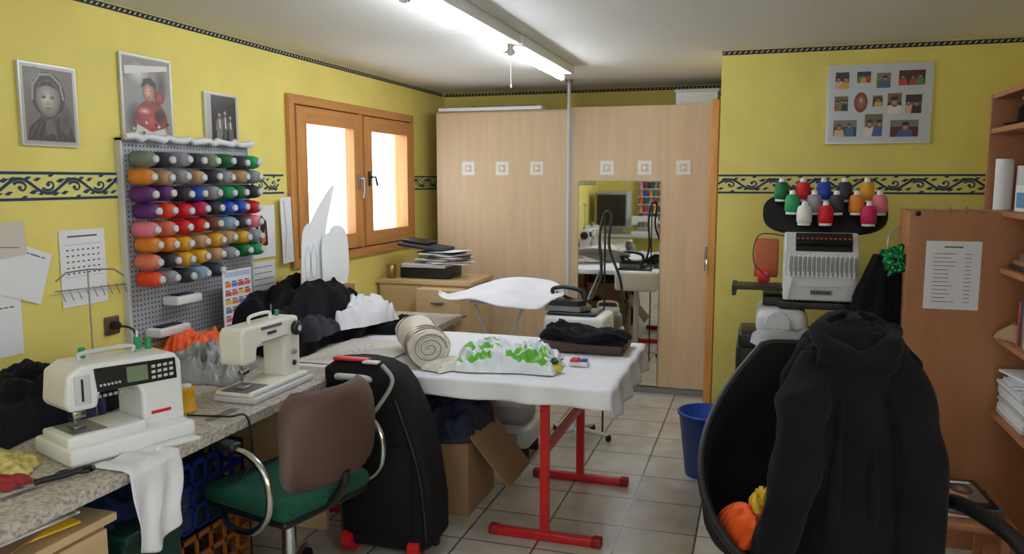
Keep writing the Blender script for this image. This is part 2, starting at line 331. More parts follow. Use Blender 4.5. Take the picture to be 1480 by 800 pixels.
for k in range(7): P.ribbon([(.03+.03*k,.025),(.05+.025*k,.06),(.07+.02*k,.09)],.002,mdp,.0135)
m.done()
m,P,w,h=pic('framed_dancer_photo',2.83,3.14,1.765,2.145)
P.rect(.012,.012,w-.012,h-.012,mat('print_bg2',(130,128,126),.35),.013)
P.soft(.1,.3,.08,.06,(130,128,126),(200,200,202),.01305);P.soft(.24,.26,.05,.09,(130,128,126),(70,64,62),.01305);P.soft(.07,.1,.05,.08,(118,114,112),(60,56,56),.01305)
P.soft(.17,.1,.1,.09,(120,48,48),(180,70,64),.0133);P.poly([(.06,.015),(.27,.015),(.25,.07),(.17,.05),(.08,.08)],mat('print_skirt',(200,196,192),.4),.0138)
P.soft(.13,.14,.05,.02,(150,60,56),(220,190,170),.01385,5);P.soft(.22,.12,.035,.03,(90,40,40),(40,30,32),.01385,5)
P.soft(.16,.225,.036,.044,(140,92,72),(222,176,146),.0139,8,-.008,0);P.poly([(.115,.24),(.13,.28),(.17,.29),(.205,.268),(.205,.22),(.19,.25),(.15,.262)],mat('print_hair',(50,44,40),.4),.0144)
P.soft(.225,.205,.03,.03,(120,50,46),(190,70,60),.0144,5);P.el(.148,.228,.004,.003,dkp,.0147,8);P.el(.17,.23,.004,.003,dkp,.0147,8);P.el(.157,.203,.009,.003,rdp,.0147,10)
for k in range(12): P.el(.06+.019*k,.06+.03*math.sin(k*1.9),.008,.007,[ltp,rdp,skin,dkp][k%4],.0146,10)
P.poly([(.02,.29),(.28,.33),(.28,.352),(.02,.325)],ltp,.0146);m.done()
m,P,w,h=pic('framed_couple_photo',3.37,3.63,1.76,2.035)
P.rect(.045,.012,w-.02,h-.012,dkp,.013);P.soft(.14,.12,.09,.1,(38,34,32),(66,62,60),.01305)
for cx,hh in ((.105,0),(.15,.012),(.19,-.01)):
    P.poly([(cx-.026,.04),(cx+.026,.04),(cx+.022,.09),(cx+.016,.15+hh),(cx-.016,.15+hh),(cx-.022,.09)],mat('print_suit%d'%int(cx*100),(70+int(cx*400)%60,)*3,.4),.0135);P.soft(cx,.168+hh,.012,.016,(110,102,96),(200,190,182),.014,4);P.el(cx,.183+hh,.013,.008,dkp,.0144)
    P.ribbon([(cx,.145+hh),(cx+.002,.1)],.012,ltp,.0142);P.ribbon([(cx-.02,.14+hh),(cx-.028,.09)],.008,mdp,.0142)
m.done()
# collage right wall
m=M('photo_collage_frame');P=PL(m,(.335,4.858,1.80),(1,0,0),(0,0,1),(0,-1,0));w,h=.53,.43
P.slab(0,0,w,h,.014,silver);P.rect(.012,.012,w-.012,h-.012,silb,.0145)
ph=[(.04,.3,.07,.09),(.15,.33,.07,.06),(.25,.3,.07,.08),(.36,.31,.13,.08),(.04,.18,.07,.08),(.14,.17,.07,.11,1),(.235,.2,.05,.06),(.31,.16,.07,.11),(.4,.16,.08,.1),(.04,.04,.12,.09),(.2,.04,.09,.12),(.33,.035,.14,.09)]
pc=[(60,40,34),(44,52,70),(110,96,70),(36,60,44),(120,110,100),(80,30,34)];fc=[(210,170,140),(190,50,50),(220,214,206),(60,90,150),(200,160,70),(40,36,38),(90,130,80)]
rr=random.Random(3)
for i,q in enumerate(ph):
    x,y,a,b=q[:4]
    if len(q)>4: P.soft(x+a/2,y+b/2,a/2,b/2,(120,50,46),(190,120,90),.015,6);P.soft(x+a/2,y+b/2+.012,a/5,b/5,(150,100,80),(226,190,160),.0155,4);continue
    P.rect(x,y,x+a,y+b,mat('snap_bg%d'%(i%6),pc[i%6],.4),.015);ci=rr.randrange(6);P.rect(x,y+b*rr.uniform(.5,.75),x+a,y+b,mat('snap_bg%d'%ci,pc[ci],.4),.0151)
    npp=rr.choice([1,2,2,3])
    for j in range(npp):
        fx=x+a*(j+.5+rr.uniform(-.15,.15))/npp;sz=b*(.30 if npp==1 else .2)*rr.uniform(.8,1.2);fy=y+b*rr.uniform(.5,.62);c=rr.randrange(7)
        P.poly([(max(x,fx-sz*1.3),y),(min(x+a,fx+sz*1.3),y),(min(x+a,fx+sz),fy-sz*.6),(fx,fy-sz*.2),(max(x,fx-sz),fy-sz*.6)],mat('snap_c%d'%c,fc[c],.4),.0153+.0001*j);P.soft(fx,fy,sz*.6,sz*.75,(110,80,64),(214,176,148),.0158,4);P.el(fx,fy+sz*.6,sz*.6,sz*.35,dkp,.0161,10)
m.done()
def wp(name,y0,y1,z0,z1,lines=0,mt=None,tilt=0,lift=.003):
    m=M(name);c,s_=math.cos(tilt),math.sin(tilt);P=PL(m,(XL+lift,y0,z0),(0,c,s_),(0,-s_,c),(1,0,0));w=y1-y0;h=z1-z0
    P.slab(0,0,w,h,.0015,mt or whp)
    for i in range(lines):
        yy=h*(.88-.8*i/lines);k=0.1*w
        while k<w*.85:
            l=random.uniform(.05,.16)*w;P.rect(k,yy-.003,min(k+l,w*.9),yy+.002,ltx,.002);k+=l+.02*w
    return m,P
m,P=wp('wall_calendar_sheet',2.47,2.70,1.09,1.40,0)
P.rect(.04,.28,.19,.287,ltx,.002)
for i in range(5):
    for j in range(7): P.rect(.03+j*.026,.13+i*.024,.042+j*.026,.136+i*.024,ltx,.002)
P.rect(.02,.12,.21,.121,ltx,.002);P.rect(.02,.25,.21,.251,ltx,.002);m.done()
m,P=wp('taped_pattern_paper',2.02,2.28,.95,1.33,2);m.done()
m,P=wp('taped_pattern_paper.001',2.1,2.38,1.22,1.42,1,tilt=-.35,lift=.006);m.done()
m,P=wp('taped_pattern_paper.002',2.05,2.32,1.3,1.43,0,mt=mat('kraft_light',(206,200,188),.8),tilt=.08,lift=.009);P.ribbon([(.02,.02),(.12,.05),(.24,.03)],.003,ltx,.002);m.done()
m,P=wp('sketch_paper',3.72,3.93,1.17,1.46,0,lift=.012);P.poly([(.05,.05),(.14,.07),(.13,.2),(.08,.24)],dkp,.002);P.poly([(.07,.07),(.12,.09),(.115,.16)],orf,.0025);P.poly([(.02,.18),(.05,.12),(.06,.2)],green,.0025);m.done()
m,P=wp('note_sheet',3.70,3.92,.9,1.15,6,lift=.012);m.done()
m,P=wp('paper_template',3.97,4.08,1.12,1.50,0,lift=.035,tilt=.04);P.ribbon([(.02,.03),(.05,.2),(.03,.36)],.003,ltx,.003);m.done()
m=M('hanging_wire_hooks')
m.tube([(XL+.02,2.42,1.165),(XL+.02,2.80,1.15)],.003,steel,6)
for k in range(9): m.tube([(XL+.02,2.45+.04*k,1.163),(XL+.035,2.45+.04*k,1.13),(XL+.03,2.46+.04*k,1.12)],.002,steel,5)
m.done()
# thread board
m=M('thread_spool_rack');bx=XL+.02
m.box((XL+.001,2.80,.86),(bx,3.68,1.77),pegm)
for a in ((2.79,2.80),(3.68,3.69)): m.box((XL+.001,a[0],.85),(bx+.01,a[1],1.78),lgrey)
m.box((XL+.001,2.79,1.77),(bx+.01,3.69,1.78),lgrey);m.box((XL+.001,2.79,.85),(bx+.01,3.69,.86),lgrey)
TC=lambda n,c: mat('thread_'+n,c,.5,bump=(400,.4))
T=dict(g=TC('sage',(120,132,116)),dg=TC('darkgreen',(10,104,54)),o=TC('orange',(226,136,44)),b=TC('tan',(186,148,104)),s=TC('silvergrey',(150,150,158)),p=TC('purple',(96,44,116)),bl=TC('blue',(26,70,176)),r=TC('red',(208,16,28)),pk=TC('pink',(232,128,142)),sa=TC('salmon',(222,120,96)),y=TC('gold',(222,164,36)),br=TC('brown',(110,60,44)),te=TC('teal',(30,150,90)),mg=TC('magenta',(196,24,84)),k=TC('dark',(50,50,62)),or_=TC('vermilion',(236,72,30)),lb=TC('lightblue',(140,170,200)))
rows=[['g','k','s','k','g','dg','k','te'],['o','b','s','b','k','s','b','s'],['p','p','k','bl','s','te','dg','k'],['p','or_','r','mg','k','bl','bl','r'],['pk','sa','r','r','br','lb','k','pk'],['o','o','y','b','y','b','y','s'],['sa','k','y','y','b','s','dg','te'],['or_','s','k','lb','k']]
capm=mat('spool_cap',(200,202,206),.4)
for i,row in enumerate(rows):
    z=1.69-.0755*i
    for j,c in enumerate(row):
        y=2.865+j*.108+random.uniform(-.01,.01);zz=z+random.uniform(-.005,.004)
        m.cyl((bx,y,zz),(bx+.03,y,zz),.004,.004,steel,6)
        m.lathe((bx+.008,y,zz),[(.012,0),(.035,.001),(.036,.006),(.0365,.035),(.034,.08),(.028,.1),(.014,.108)],T[c],16,'x')
        m.lathe((bx+.116,y,zz),[(.012,-.003),(.017,-.002),(.016,.012),(.008,.014),(.006,.013)],capm,12,'x')
for z,y0,y1 in ((1.045,3.0,3.17),(.915,2.88,3.08)):
    m.rb((bx,y0,z-.02),(bx+.09,y1,z+.02),.008,whi);m.rb((bx+.02,y0+.03,z+.02),(bx+.07,y1-.03,z+.026),.004,blk)
m.tube([(bx+.03+.01*math.sin(k*1.7),2.8+k*.044,1.785+.008*math.sin(k*2.3)) for k in range(21)],[.014+.008*((k*7)%3)/3 for k in range(21)],mat('plastic_film',(214,216,222),.25),10)
m.done()
m=M('colour_calendar');P=PL(m,(XL+.14,3.28,.835),(0,1,0),(0,0,1),(1,0,0));P.slab(0,0,.23,.32,.004,whp)
pal=[(232,120,60),(230,90,120),(90,120,200),(240,190,60),(200,80,60)]
for i in range(6):
    for j in range(4): P.rect(.015+j*.052,.02+i*.043,.062+j*.052,.04+i*.043,mat('cal_%d'%((i+j*2)%5),pal[(i+j*2)%5],.6),.005);P.rect(.015+j*.052,.043+i*.043,.05+j*.052,.05+i*.043,ltx,.005)
P.rect(.015,.285,.215,.31,mat('cal_head',(180,190,220),.6),.005)
m.cyl((XL+.03,3.39,1.15),(XL+.145,3.39,1.15),.003,.003,steel,6);m.done()
m=M('wall_outlet');m.rb((XL,2.67,.94),(XL+.012,2.75,1.02),.006,mat('outlet_brown',(90,66,50),.5));m.cyl((XL+.01,2.71,.98),(XL+.04,2.71,.98),.02,.018,blk);m.tube(spline([(XL+.04,2.71,.98),(XL+.09,2.74,.96),(XL+.07,2.8,.86),(XL+.05,2.86,.77)]),.005,blk,8);m.done()
# ---------- desks
m=M('sewing_desk');m.box((XL+.003,.3,.71),(-1.75,3.15,.75),gran)
for y in (.35,1.2,3.08): m.box((XL+.05,y,0),(-1.85,y+.03,.71),dres)
m.box((XL+.05,.38,.5),(XL+.07,3.08,.71),dres);m.done(.003)
m=M('side_table');m.box((XL+.003,3.17,.69),(-2.13,4.28,.73),gran)
for y in (3.2,4.2): m.box((XL+.05,y,0),(-2.2,y+.03,.69),dres)
m.done(.003)
m=M('side_table.001');m.box((XL+.003,4.36,.69),(-1.83,4.8,.73),gran)
for x in (-2.6,-1.9):
    for y in (4.4,4.73): m.box((x,y,0),(x+.04,y+.04,.69),dres)
m.done(.003)
m=M('folding_table');m.box((-2.1,3.2,.70),(-.57,4.2,.727),whi)
for x in (-.87,-1.8):
    for y in (3.29,4.03):
        m.box((x-.02,y-.015,.03),(x+.02,y+.015,.70),red);m.rb((x-.255,y-.02,.0),(x+.255,y+.02,.04),.008,red)
        for k in (-.25,.225): m.rb((x+k-.01,y-.025,.0),(x+k+.035,y+.025,.045),.01,mat('red_dark_cap',(150,22,26),.5))
    m.box((x-.018,3.3,.40),(x+.018,4.02,.43),red);m.box((x-.018,3.3,.67),(x+.018,4.02,.70),red)
m.done(.002)
def drape(name,x0,x1,y0,y1,z,dl,dr,df,db,mt,seed=1,n=110):
    m=M(name)
    def f(u,v):
        X=x0-dl+(x1-x0+dl+dr)*u;Y=y0-df+(y1-y0+df+db)*v
        cx=min(max(X,x0),x1);cy=min(max(Y,y0),y1);ox=X-cx;oy=Y-cy;d=max(abs(ox),abs(oy))
        rip=.016*math.sin(Y*23+seed)*min(1,abs(ox)*12)+.014*math.sin(X*19+math.sin(X*7))*min(1,abs(oy)*12)
        px=cx+(.008+.12*abs(ox)+rip)*(1 if ox>0 else -1 if ox<0 else 0);py=cy+(.008+.12*abs(oy)+rip)*(1 if oy>0 else -1 if oy<0 else 0)
        zz=z-d*(.93 if d else 0)+(.003*noise.noise(V((X*7,Y*7,seed)))+.003*max(0,noise.noise(V((X*2+Y*6,Y*1.5,seed)))))*(0 if d>0 else 1)+.002
        return V((px,py,zz))
    m.sheet(f,n,n,mt);return m.done(solid=.002)
drape('tablecloth',-2.105,-.565,3.195,4.205,.731,.01,.13,.085,.05,cloth)
m=M('pattern_sheet');P=PL(m,(-2.1,3.25,.7395),(1,0,0),(0,1,0),(0,0,1));P.slab(0,0,.42,.6,.001,mat('pattern_paper',(206,202,196),.8))
for k in range(9): P.ribbon([(.03+.02*k,.05+.05*k),(.2,.1+.03*k),(.38,.08+.05*k)],.004,ltx,.0015);P.el(.1+.03*k,.1+.05*k,.008,.008,steel,.0016)
m.done()
m=M('towel_roll');a=V((-1.43,3.32,.83));b=V((-1.68,3.72,.83));d=(b-a).normalized();s_=d.cross(V((0,0,1))).normalized()
rings=[]
for k in range(13):
    t=k/12;ring=[]
    for i in range(40):
        th=2*math.pi*i/40;r=.088*(1+.05*math.sin(3*th+t*5)+.07*noise.noise(V((math.cos(th)*2,math.sin(th)*2,t*4))))
        ring.append(a+(b-a)*t+s_*(r*1.12*math.cos(th))+V((0,0,r*math.sin(th))))
    rings.append(ring)
m.loft(rings,towel,True)
st=mat('towel_stripe',(140,132,126),.9)
for t0 in (.06,.15,.24,.88): 
    m.tube([a+(b-a)*t0+s_*(.0905*1.12*math.cos(2*math.pi*i/32))+V((0,0,.0905*math.sin(2*math.pi*i/32))) for i in range(33)],.003,st,6,False)
sp=[a-d*.004+s_*((.088-.0018*i)*math.cos(i*.42))+V((0,0,(.08-.0017*i)*math.sin(i*.42))) for i in range(44)]
m.tube(sp,.006,towel,6);m.tube([p-d*.002-(p-a).normalized()*.006 for p in sp],.003,st,6);m.pile((-1.36,3.36,.737),(.13,.2),.06,3,towel,-.5,30,5,.5);m.done()
bw=mat('bag_white',(216,222,228),.25);bg=mat('bag_green',(96,172,62),.25)
m=M('plastic_shopping_bag')
def bmf(u,v):
    for cx,cy,r0,r1 in ((.27,.42,.10,.2),(.76,.32,.08,.17)):
        q=math.hypot(u-cx,(v-cy)*.9)+.04*noise.noise(V((u*6,v*6,1)))
        if r0<q<r1 and not (u>cx+.05 and abs(v-cy)<.07): return bg
    if .05<v<.13 and (.08<u<.4 or .55<u<.9): return bg
    return bw
m.pile((-1.11,3.5,.737),(.47,.34),.16,3.2,bw,.1,90,8,.6,bmf,3)
m.pile((-1.02,3.50,.737),(.26,.2),.13,7.2,bw,-.3,60,9,.7,None,3)
m.tube(spline([(-.95,3.42,.78),(-.9,3.4,.8),(-.87,3.44,.78),(-.89,3.5,.76)]),.008,bw);m.done()
m=M('garment_tray');m.rb((-1.05,3.83,.738),(-.62,4.12,.795),.012,mat('tray_brown',(70,46,40),.5));m.pile((-.83,3.97,.785),(.44,.28),.085,8.1,blf,0,50,6,.5);m.tube(spline([(-1.05,3.9,.80),(-.98,3.84,.85),(-.85,3.82,.81),(-.7,3.83,.84),(-.62,3.9,.80)]),.018,blf);m.pile((-1.0,4.05,.79),(.12,.14),.09,9.1,blf,0,30,6,.5);m.done()
m=M('pincushion');m.ell((-.855,3.42,.757),(.035,.035,.021),mat('pin_yellow',(200,190,50),.7),16,.2);m.ell((-.865,3.42,.787),(.022,.022,.016),green,12,.2)
for k in range(7): 
    q=V((-.855+.03*math.cos(k),3.42+.03*math.sin(k),.8));m.cyl((-.857,3.42,.77),q,.001,.001,steel,5);m.ell(q,(.004,)*3,[red,whi,bg][k%3],8)
m.done()
m=M('thread_card_box');m.rb((-.83,3.56,.737),(-.74,3.61,.76),.003,whp);m.rb((-.82,3.545,.76),(-.78,3.6,.772),.003,red);m.rb((-.775,3.56,.76),(-.745,3.6,.77),.003,bluc);m.done()
# ---------- sewing machines
def place(m,o,ang,s=1): m.T=Matrix.Translation(V(o))@Matrix.Rotation(ang,4,'Z')@Matrix.Diagonal((s,1,1,1))
cream=mat('machine_cream',(228,226,216),.3)
m=M('sewing_machine');place(m,(-2.045,1.86,.75),math.radians(70),.84)
L_=.44
m.rb((-.04,-.15,.0),(L_,.10,.055),.012,whi);m.rb((-.03,-.12,.05),(.26,.06,.085),.01,whi)
m.prism([(.27,.05),(L_,.05),(L_-.005,.25),(L_-.03,.28),(.05,.29),(.0,.265),(-.012,.17),(.005,.15),(.10,.15),(.115,.20),(.25,.20),(.27,.17)],-.085,.085,whi,'y',.012)
m.prism([(.10,.20),(.41,.195),(.405,.265),(.09,.275)],-.091,-.086,blk,'y',.002)
m.prism([(.21,.212),(.29,.21),(.288,.26),(.208,.262)],-.095,-.09,mat('lcd_green',(120,138,112),.2),'y')
for k in range(6): m.cyl((.11+.014*k,-.09,.22),(.11+.014*k,-.097,.22),.004,.004,lgrey,8)
for k in range(4):
    for j in range(3): m.rb((.305+.024*k,-.095,.208+.018*j),(.321+.024*k,-.091,.218+.018*j),.002,lgrey)
for k in range(6): m.rb((.1+.02*k,-.089,.18),(.114+.02*k,-.085,.19),.002,grey)
m.rb((.02,-.09,.17),(.075,-.086,.26),.004,lgrey);m.rb((.042,-.093,.18),(.05,-.088,.25),.002,blk);m.rb((.3,-.089,.09),(.38,-.085,.1),.001,red)
m.cyl((.05,-.02,.155),(.05,-.02,.1),.006,.006,steel);m.cyl((.05,-.02,.105),(.05,-.02,.085),.002,.001,steel,8);m.cyl((.07,-.01,.155),(.07,-.01,.1),.004,.004,steel);m.rb((.03,-.05,.088),(.075,.0,.096),.002,steel);m.rb((.035,-.04,.115),(.08,-.01,.14),.004,chrome);m.rb((.0,-.1,.084),(.12,.04,.088),.001,steel)
m.tube(spline([(.09,0,.29),(.1,0,.31),(.28,0,.31),(.29,0,.29)]),.007,lgrey)
m.lathe((L_,0,.2),[(.03,0),(.04,.003),(.04,.018),(.03,.022)],lgrey,20,'x')
m.cyl((.33,.03,.28),(.33,.03,.35),.004,.004,whi);m.lathe((.33,.03,.29),[(.014,0),(.018,.003),(.012,.03),(.012,.04)],mat('spool_green',(40,150,90),.5),14);m.cyl((.38,.04,.28),(.38,.04,.32),.012,.012,mat('spool_green',(40,150,90),.5));m.cyl((.12,.04,.28),(.12,.04,.32),.012,.012,mat('spool_green',(40,150,90),.5))
m.cyl((.2,.11,.0),(.2,.11,.56),.003,.003,steel,8);m.tube([(.08,.11,.53),(.12,.11,.555),(.2,.11,.56),(.3,.11,.555),(.34,.11,.53)],.003,steel,6)
m.rb((.24,-.2,.0),(L_-.02,-.155,.012),.004,whi);m.done()
m=M('sewing_machine.001');place(m,(-1.905,2.52,.75),math.radians(90))
m.rb((0,-.1,.0),(.42,.09,.025),.008,lgrey);m.rb((.0,-.085,.025),(.40,.08,.045),.008,cream)
m.prism([(.28,.04),(.39,.04),(.395,.20),(.385,.285),(.02,.29),(.0,.27),(.0,.16),(.01,.145),(.085,.145),(.095,.2),(.26,.2),(.28,.17)],-.055,.055,cream,'y',.012)
m.prism([(.12,.265),(.26,.263),(.26,.275),(.12,.277)],-.057,-.055,ltx,'y')
m.lathe((.355,-.055,.235),[(.0,-.022),(.024,-.022),(.03,-.016),(.03,0)],blk,24,'y');m.cyl((.355,-.078,.235),(.355,-.08,.235),.012,.012,lgrey)
m.lathe((.34,-.055,.14),[(.0,-.01),(.013,-.01),(.016,0)],grey,16,'y');m.lathe((.34,-.055,.09),[(.0,-.008),(.01,-.008),(.012,0)],blk,16,'y')
m.rb((.12,-.06,.215),(.3,-.055,.22),.001,grey);m.rb((.16,-.058,.24),(.22,-.055,.252),.001,navy)
m.lathe((.395,0,.22),[(.02,0),(.045,.003),(.045,.02),(.03,.026)],blk,20,'x')
m.cyl((.045,-.01,.15),(.045,-.01,.08),.006,.006,steel);m.cyl((.065,0,.15),(.065,0,.07),.004,.004,steel);m.cyl((.045,-.01,.08),(.045,-.01,.05),.0015,.001,steel,6);m.rb((.03,-.03,.05),(.08,.01,.056),.002,chrome);m.rb((.035,-.025,.1),(.08,0,.12),.003,chrome);m.rb((0,-.07,.044),(.13,.05,.048),.001,steel)
m.tube(spline([(.12,0,.29),(.13,0,.315),(.25,0,.315),(.26,0,.29)]),.007,cream);m.cyl((.3,.02,.28),(.3,.02,.34),.003,.003,steel);m.cyl((.34,.02,.28),(.34,.02,.31),.009,.009,mat('spool_green',(40,150,90),.5))
m.done()
m=M('yellow_thread_spool');m.lathe((-2.0,2.38,.75),[(.02,0),(.036,.002),(.036,.01),(.03,.012),(.03,.082),(.034,.085),(.034,.092),(.01,.093)],mat('thread_yellow',(226,170,30),.5,bump=(300,.4)),20);m.lathe((-2.0,2.38,.842),[(.01,0),(.022,.001),(.018,.01),(.006,.011)],whi,14);m.done()
m=M('fabric_scissors')
m.tube(spline([(-1.90,1.64,.765),(-1.87,1.71,.765),(-1.85,1.75,.768)]),[.009]*17,blk,10);m.tube([( -1.85+.018*math.cos(t*.6),1.767+.022*math.sin(t*.6),.763) for t in range(11)],.006,blk,8,False)
m.tube([( -1.885+.016*math.cos(t*.6),1.72+.022*math.sin(t*.6),.763) for t in range(11)],.006,blk,8,False)
m.prism([(-1.91,1.64),(-1.96,1.48),(-1.945,1.48),(-1.89,1.64)],.754,.757,chrome,'z');m.prism([(-1.90,1.64),(-1.92,1.49),(-1.91,1.49),(-1.885,1.64)],.758,.761,chrome,'z');m.done()
m=M('seam_ruler');m.rb((-1.86,2.3,.751),(-1.83,2.46,.755),.001,steel);m.done()
m=M('sewing_notions')
for k in range(9):
    x=-2.3+.05*(k%4)+.02*math.sin(k);y=1.45+.05*(k//4);m.lathe((x,y,.751),[(.01,0),(.014,.001),(.014,.004),(.009,.005),(.009,.022),(.014,.023),(.014,.026),(.005,.027)],[T['r'],T['s'],T['lb'],T['k'],T['y']][k%5],12)
m.tube([(-2.0,1.58,.756),(-1.9,1.62,.756)],.004,bluc,8);m.done()
m=M('patterned_fabric_scrap');m.pile((-2.14,1.70,.751),(.26,.18),.06,5.5,mat('patterned_scrap',(190,176,110),.8,var=(40,.5)),.4);m.pile((-2.04,1.62,.751),(.2,.1),.03,6.5,mat('dull_red_fabric',(150,44,48),.9),.2);m.done()
m=M('black_garment_heap');m.pile((-2.44,2.04,.751),(.36,.6),.24,11.3,blf,.1,54,6,.45);m.pile((-2.36,2.22,.751),(.22,.28),.12,4.1,mat('dark_blue_fabric',(32,38,70),.9),.5);m.done()
m=M('measuring_cup');m.lathe((-2.3,1.83,.751),[(.02,0),(.028,.004),(.036,.07),(.033,.07),(.024,.01),(.0,.008)],whi,18);m.done()
m=M('white_tulle_bundle');m.pile((-2.46,2.58,.751),(.3,.28),.17,2.4,mat('sheer_white',(206,210,218),.6),.2,54,7,.6);m.pile((-2.24,2.5,.751),(.2,.14),.07,9.4,whf,.2);m.done()
m=M('grey_satin_bundle');m.pile((-2.28,2.86,.751),(.32,.36),.16,7.7,mat('satin_grey',(150,152,156),.3,var=(6,.2)),.3,60,8,.6);m.done()
m=M('orange_fabric_bundle');m.pile((-2.45,3.0,.751),(.26,.4),.19,1.9,orf,.1,54,5,.5);m.done()
m=M('draped_white_cloth')
def f(u,v):
    y=1.80+.21*u;s0=v*.36
    if s0<.11: return V((-1.86+s0,y,.755+.004*math.sin(u*14)))
    dd=s0-.11;return V((-1.728+.014*math.sin(u*13+1+dd*4)*min(1,dd*8),y+.02*noise.noise(V((u*3,v*3,1)))- (u-.5)*.12*dd,.755-dd-.03*math.sin(u*4)*v))
m.sheet(f,40,40,whf);m.done(solid=.003)
m=M('power_cable');m.tube(spline([(-1.95,2.32,.757),(-1.8,2.35,.757),(-1.74,2.38,.75),(-1.735,2.39,.6),(-1.76,2.36,.52)]),.004,blk,8);m.done()
m=M('clothing_pile');m.pile((-2.37,3.76,.732),(.50,.86),.40,21.4,blf,0,90,5,.4);m.pile((-2.28,3.54,.80),(.34,.3),.19,14.4,blf2,.2,50,5,.5);m.pile((-2.27,4.05,.75),(.4,.36),.22,17.4,blf,-.1,50,5,.4);m.pile((-2.17,3.98,.80),(.28,.46),.20,17.9,whf,-.35,60,6,.55)
m.pile((-2.0,4.12,.739),(.4,.24),.1,12.4,blf,.2,44,5,.5);m.done()
m=M('pattern_templates')
def tp(L,x,y0,z0,mt=whp):
    Q=spline([(a,b,0) for a,b in L]+[(L[0][0],L[0][1],0)],4)[:-1];m.prism([(y0+q.x,z0+q.y) for q in Q],x,x+.003,mt,'x')
tp([(0,.0),(.20,.0),(.24,.2),(.29,.38),(.36,.54),(.38,.60),(.30,.56),(.14,.42),(.04,.28)],-2.34,3.70,.97)
tp([(0,.0),(.22,.0),(.24,.26),(.15,.34),(.03,.30)],-2.31,3.93,1.0);tp([(0,0),(.19,0),(.21,.24),(.12,.33),(.02,.28)],-2.28,3.62,1.04);tp([(0,0),(.15,.02),(.18,.20),(.09,.26),(.0,.22)],-2.26,3.80,1.05)
P=PL(m,(-2.276,3.62,1.04),(0,1,0),(0,0,1),(1,0,0))
for k in range(2): P.ribbon([(.04+.06*k,.04),(.03+.06*k,.15),(.06+.06*k,.22),(.09+.06*k,.15),(.08+.06*k,.04),(.04+.06*k,.04)],.003,ltx,.002)
m.box((-2.37,3.68,.733),(-2.25,4.14,1.0),card);m.done()
m=M('chest_of_drawers');m.box((-2.63,5.2,0),(-1.93,5.65,.86),dres);m.box((-2.645,5.18,.86),(-1.91,5.67,.89),dres)
for k in range(4):
    z=.04+.205*k;o=.12 if k==3 else .04 if k==2 else 0
    m.box((-2.28,5.185-o,z),(-1.95,5.21,z+.19),dres);m.rb((-2.16,5.165-o,z+.09),(-2.07,5.185-o,z+.105),.004,steel)
    m.box((-2.61,5.185,z),(-2.3,5.2,z+.19),dres)
m.done(.003)
m=M('document_stack')
m.rb((-2.5,5.28,.891),(-2.12,5.56,.97),.01,blk);m.rb((-2.48,5.26,.97),(-2.14,5.54,1.0),.006,lgrey)
for k in range(11):
    z=1.002+k*.008;m.T=Matrix.Translation((-2.2+random.uniform(-.06,.07),5.38,z))@Matrix.Rotation(random.uniform(-.5,.5),4,'Z')@Matrix.Rotation(random.uniform(-.06,.03),4,'Y');m.rb((-.15,-.11,0),(.15,.11,.006),.002,[whp,whp,lgrey,whp,card,whp,blk,whp,whp,blf2,whp][k])
m.T=Matrix.Translation((-2.32,5.4,1.10))@Matrix.Rotation(.12,4,'Y');m.rb((-.2,-.12,0),(.16,.12,.03),.012,mat('slate_cover',(44,48,66),.6));m.rb((-.18,-.1,.03),(.02,.1,.055),.01,blk);m.done()
m=M('tin_can');m.lathe((-2.55,5.24,.89),[(.03,0),(.035,.002),(.035,.1),(.03,.102),(.028,.095)],mat('tin_gold',(150,130,70),.3,.7),18);m.done()
m=M('ironing_board')
def f(u,v):
    a=2*u-1;b=2*v-1;w=(1-abs(a)**3)**.5 if abs(a)<1 else 0
    return V((-1.51+a*.35+.05*b,4.62+b*(.17*w+.005),.905+.03*math.cos(a*2.2)+.03*a*b+.015*noise.noise(V((a*2,b*2,0)))+.055*b*w))
m.sheet(f,40,20,whf)
m.prism([(-1.72,4.6),(-1.34,4.58),(-1.34,4.72),(-1.72,4.7)],.835,.845,lgrey,'z')
m.tube([(-1.7,4.62,.02),(-1.36,4.62,.84)],.011,lgrey);m.tube([(-1.36,4.66,.02),(-1.7,4.66,.84)],.011,lgrey)
for x in (-1.7,-1.36): m.tube([(x,4.5,.015),(x,4.78,.015)],.013,lgrey)
m.done(solid=.004)
m=M('steam_iron_station');m.rb((-1.22,4.55,.62),(-.84,4.85,.80),.03,whi);m.rb((-1.18,4.545,.66),(-1.0,4.552,.74),.004,lgrey);m.rb((-1.2,4.56,.80),(-.9,4.8,.815),.006,blk)
m.prism([(-1.22,4.6),(-1.0,4.58),(-.95,4.67),(-1.0,4.76),(-1.19,4.74)],.82,.85,steel,'z');m.prism([(-1.2,4.61),(-1.02,4.6),(-.98,4.67),(-1.02,4.74),(-1.18,4.73)],.85,.88,blk,'z')
m.tube(spline([(-1.17,4.67,.88),(-1.19,4.67,.94),(-1.1,4.67,.955),(-1.0,4.67,.93),(-.99,4.67,.88)]),.013,blk)
m.tube(spline([(-1.17,4.67,.92),(-1.0,4.75,.86),(-.92,4.8,1.0),(-.93,4.8,1.25),(-.9,4.8,1.4),(-.86,4.8,1.38),(-.87,4.8,1.2),(-.8,4.8,1.0),(-.78,4.8,.85)]),.009,blk)
m.tube([(-.9,4.82,.0),(-.9,4.82,1.38)],.006,blk);m.cyl((-1.04,4.7,.05),(-1.04,4.7,.62),.025,.025,lgrey)
for k in range(5): a=k*2*math.pi/5;m.tube([(-1.04,4.7,.07),(-1.04+.2*math.cos(a),4.7+.2*math.sin(a),.04)],[.02,.012],lgrey);m.ell((-1.04+.2*math.cos(a),4.7+.2*math.sin(a),.025),(.02,.02,.025),blk,10)
m.done()
m=M('overlock_machine');m.T=Matrix.Translation((-1.38,4.36,0))
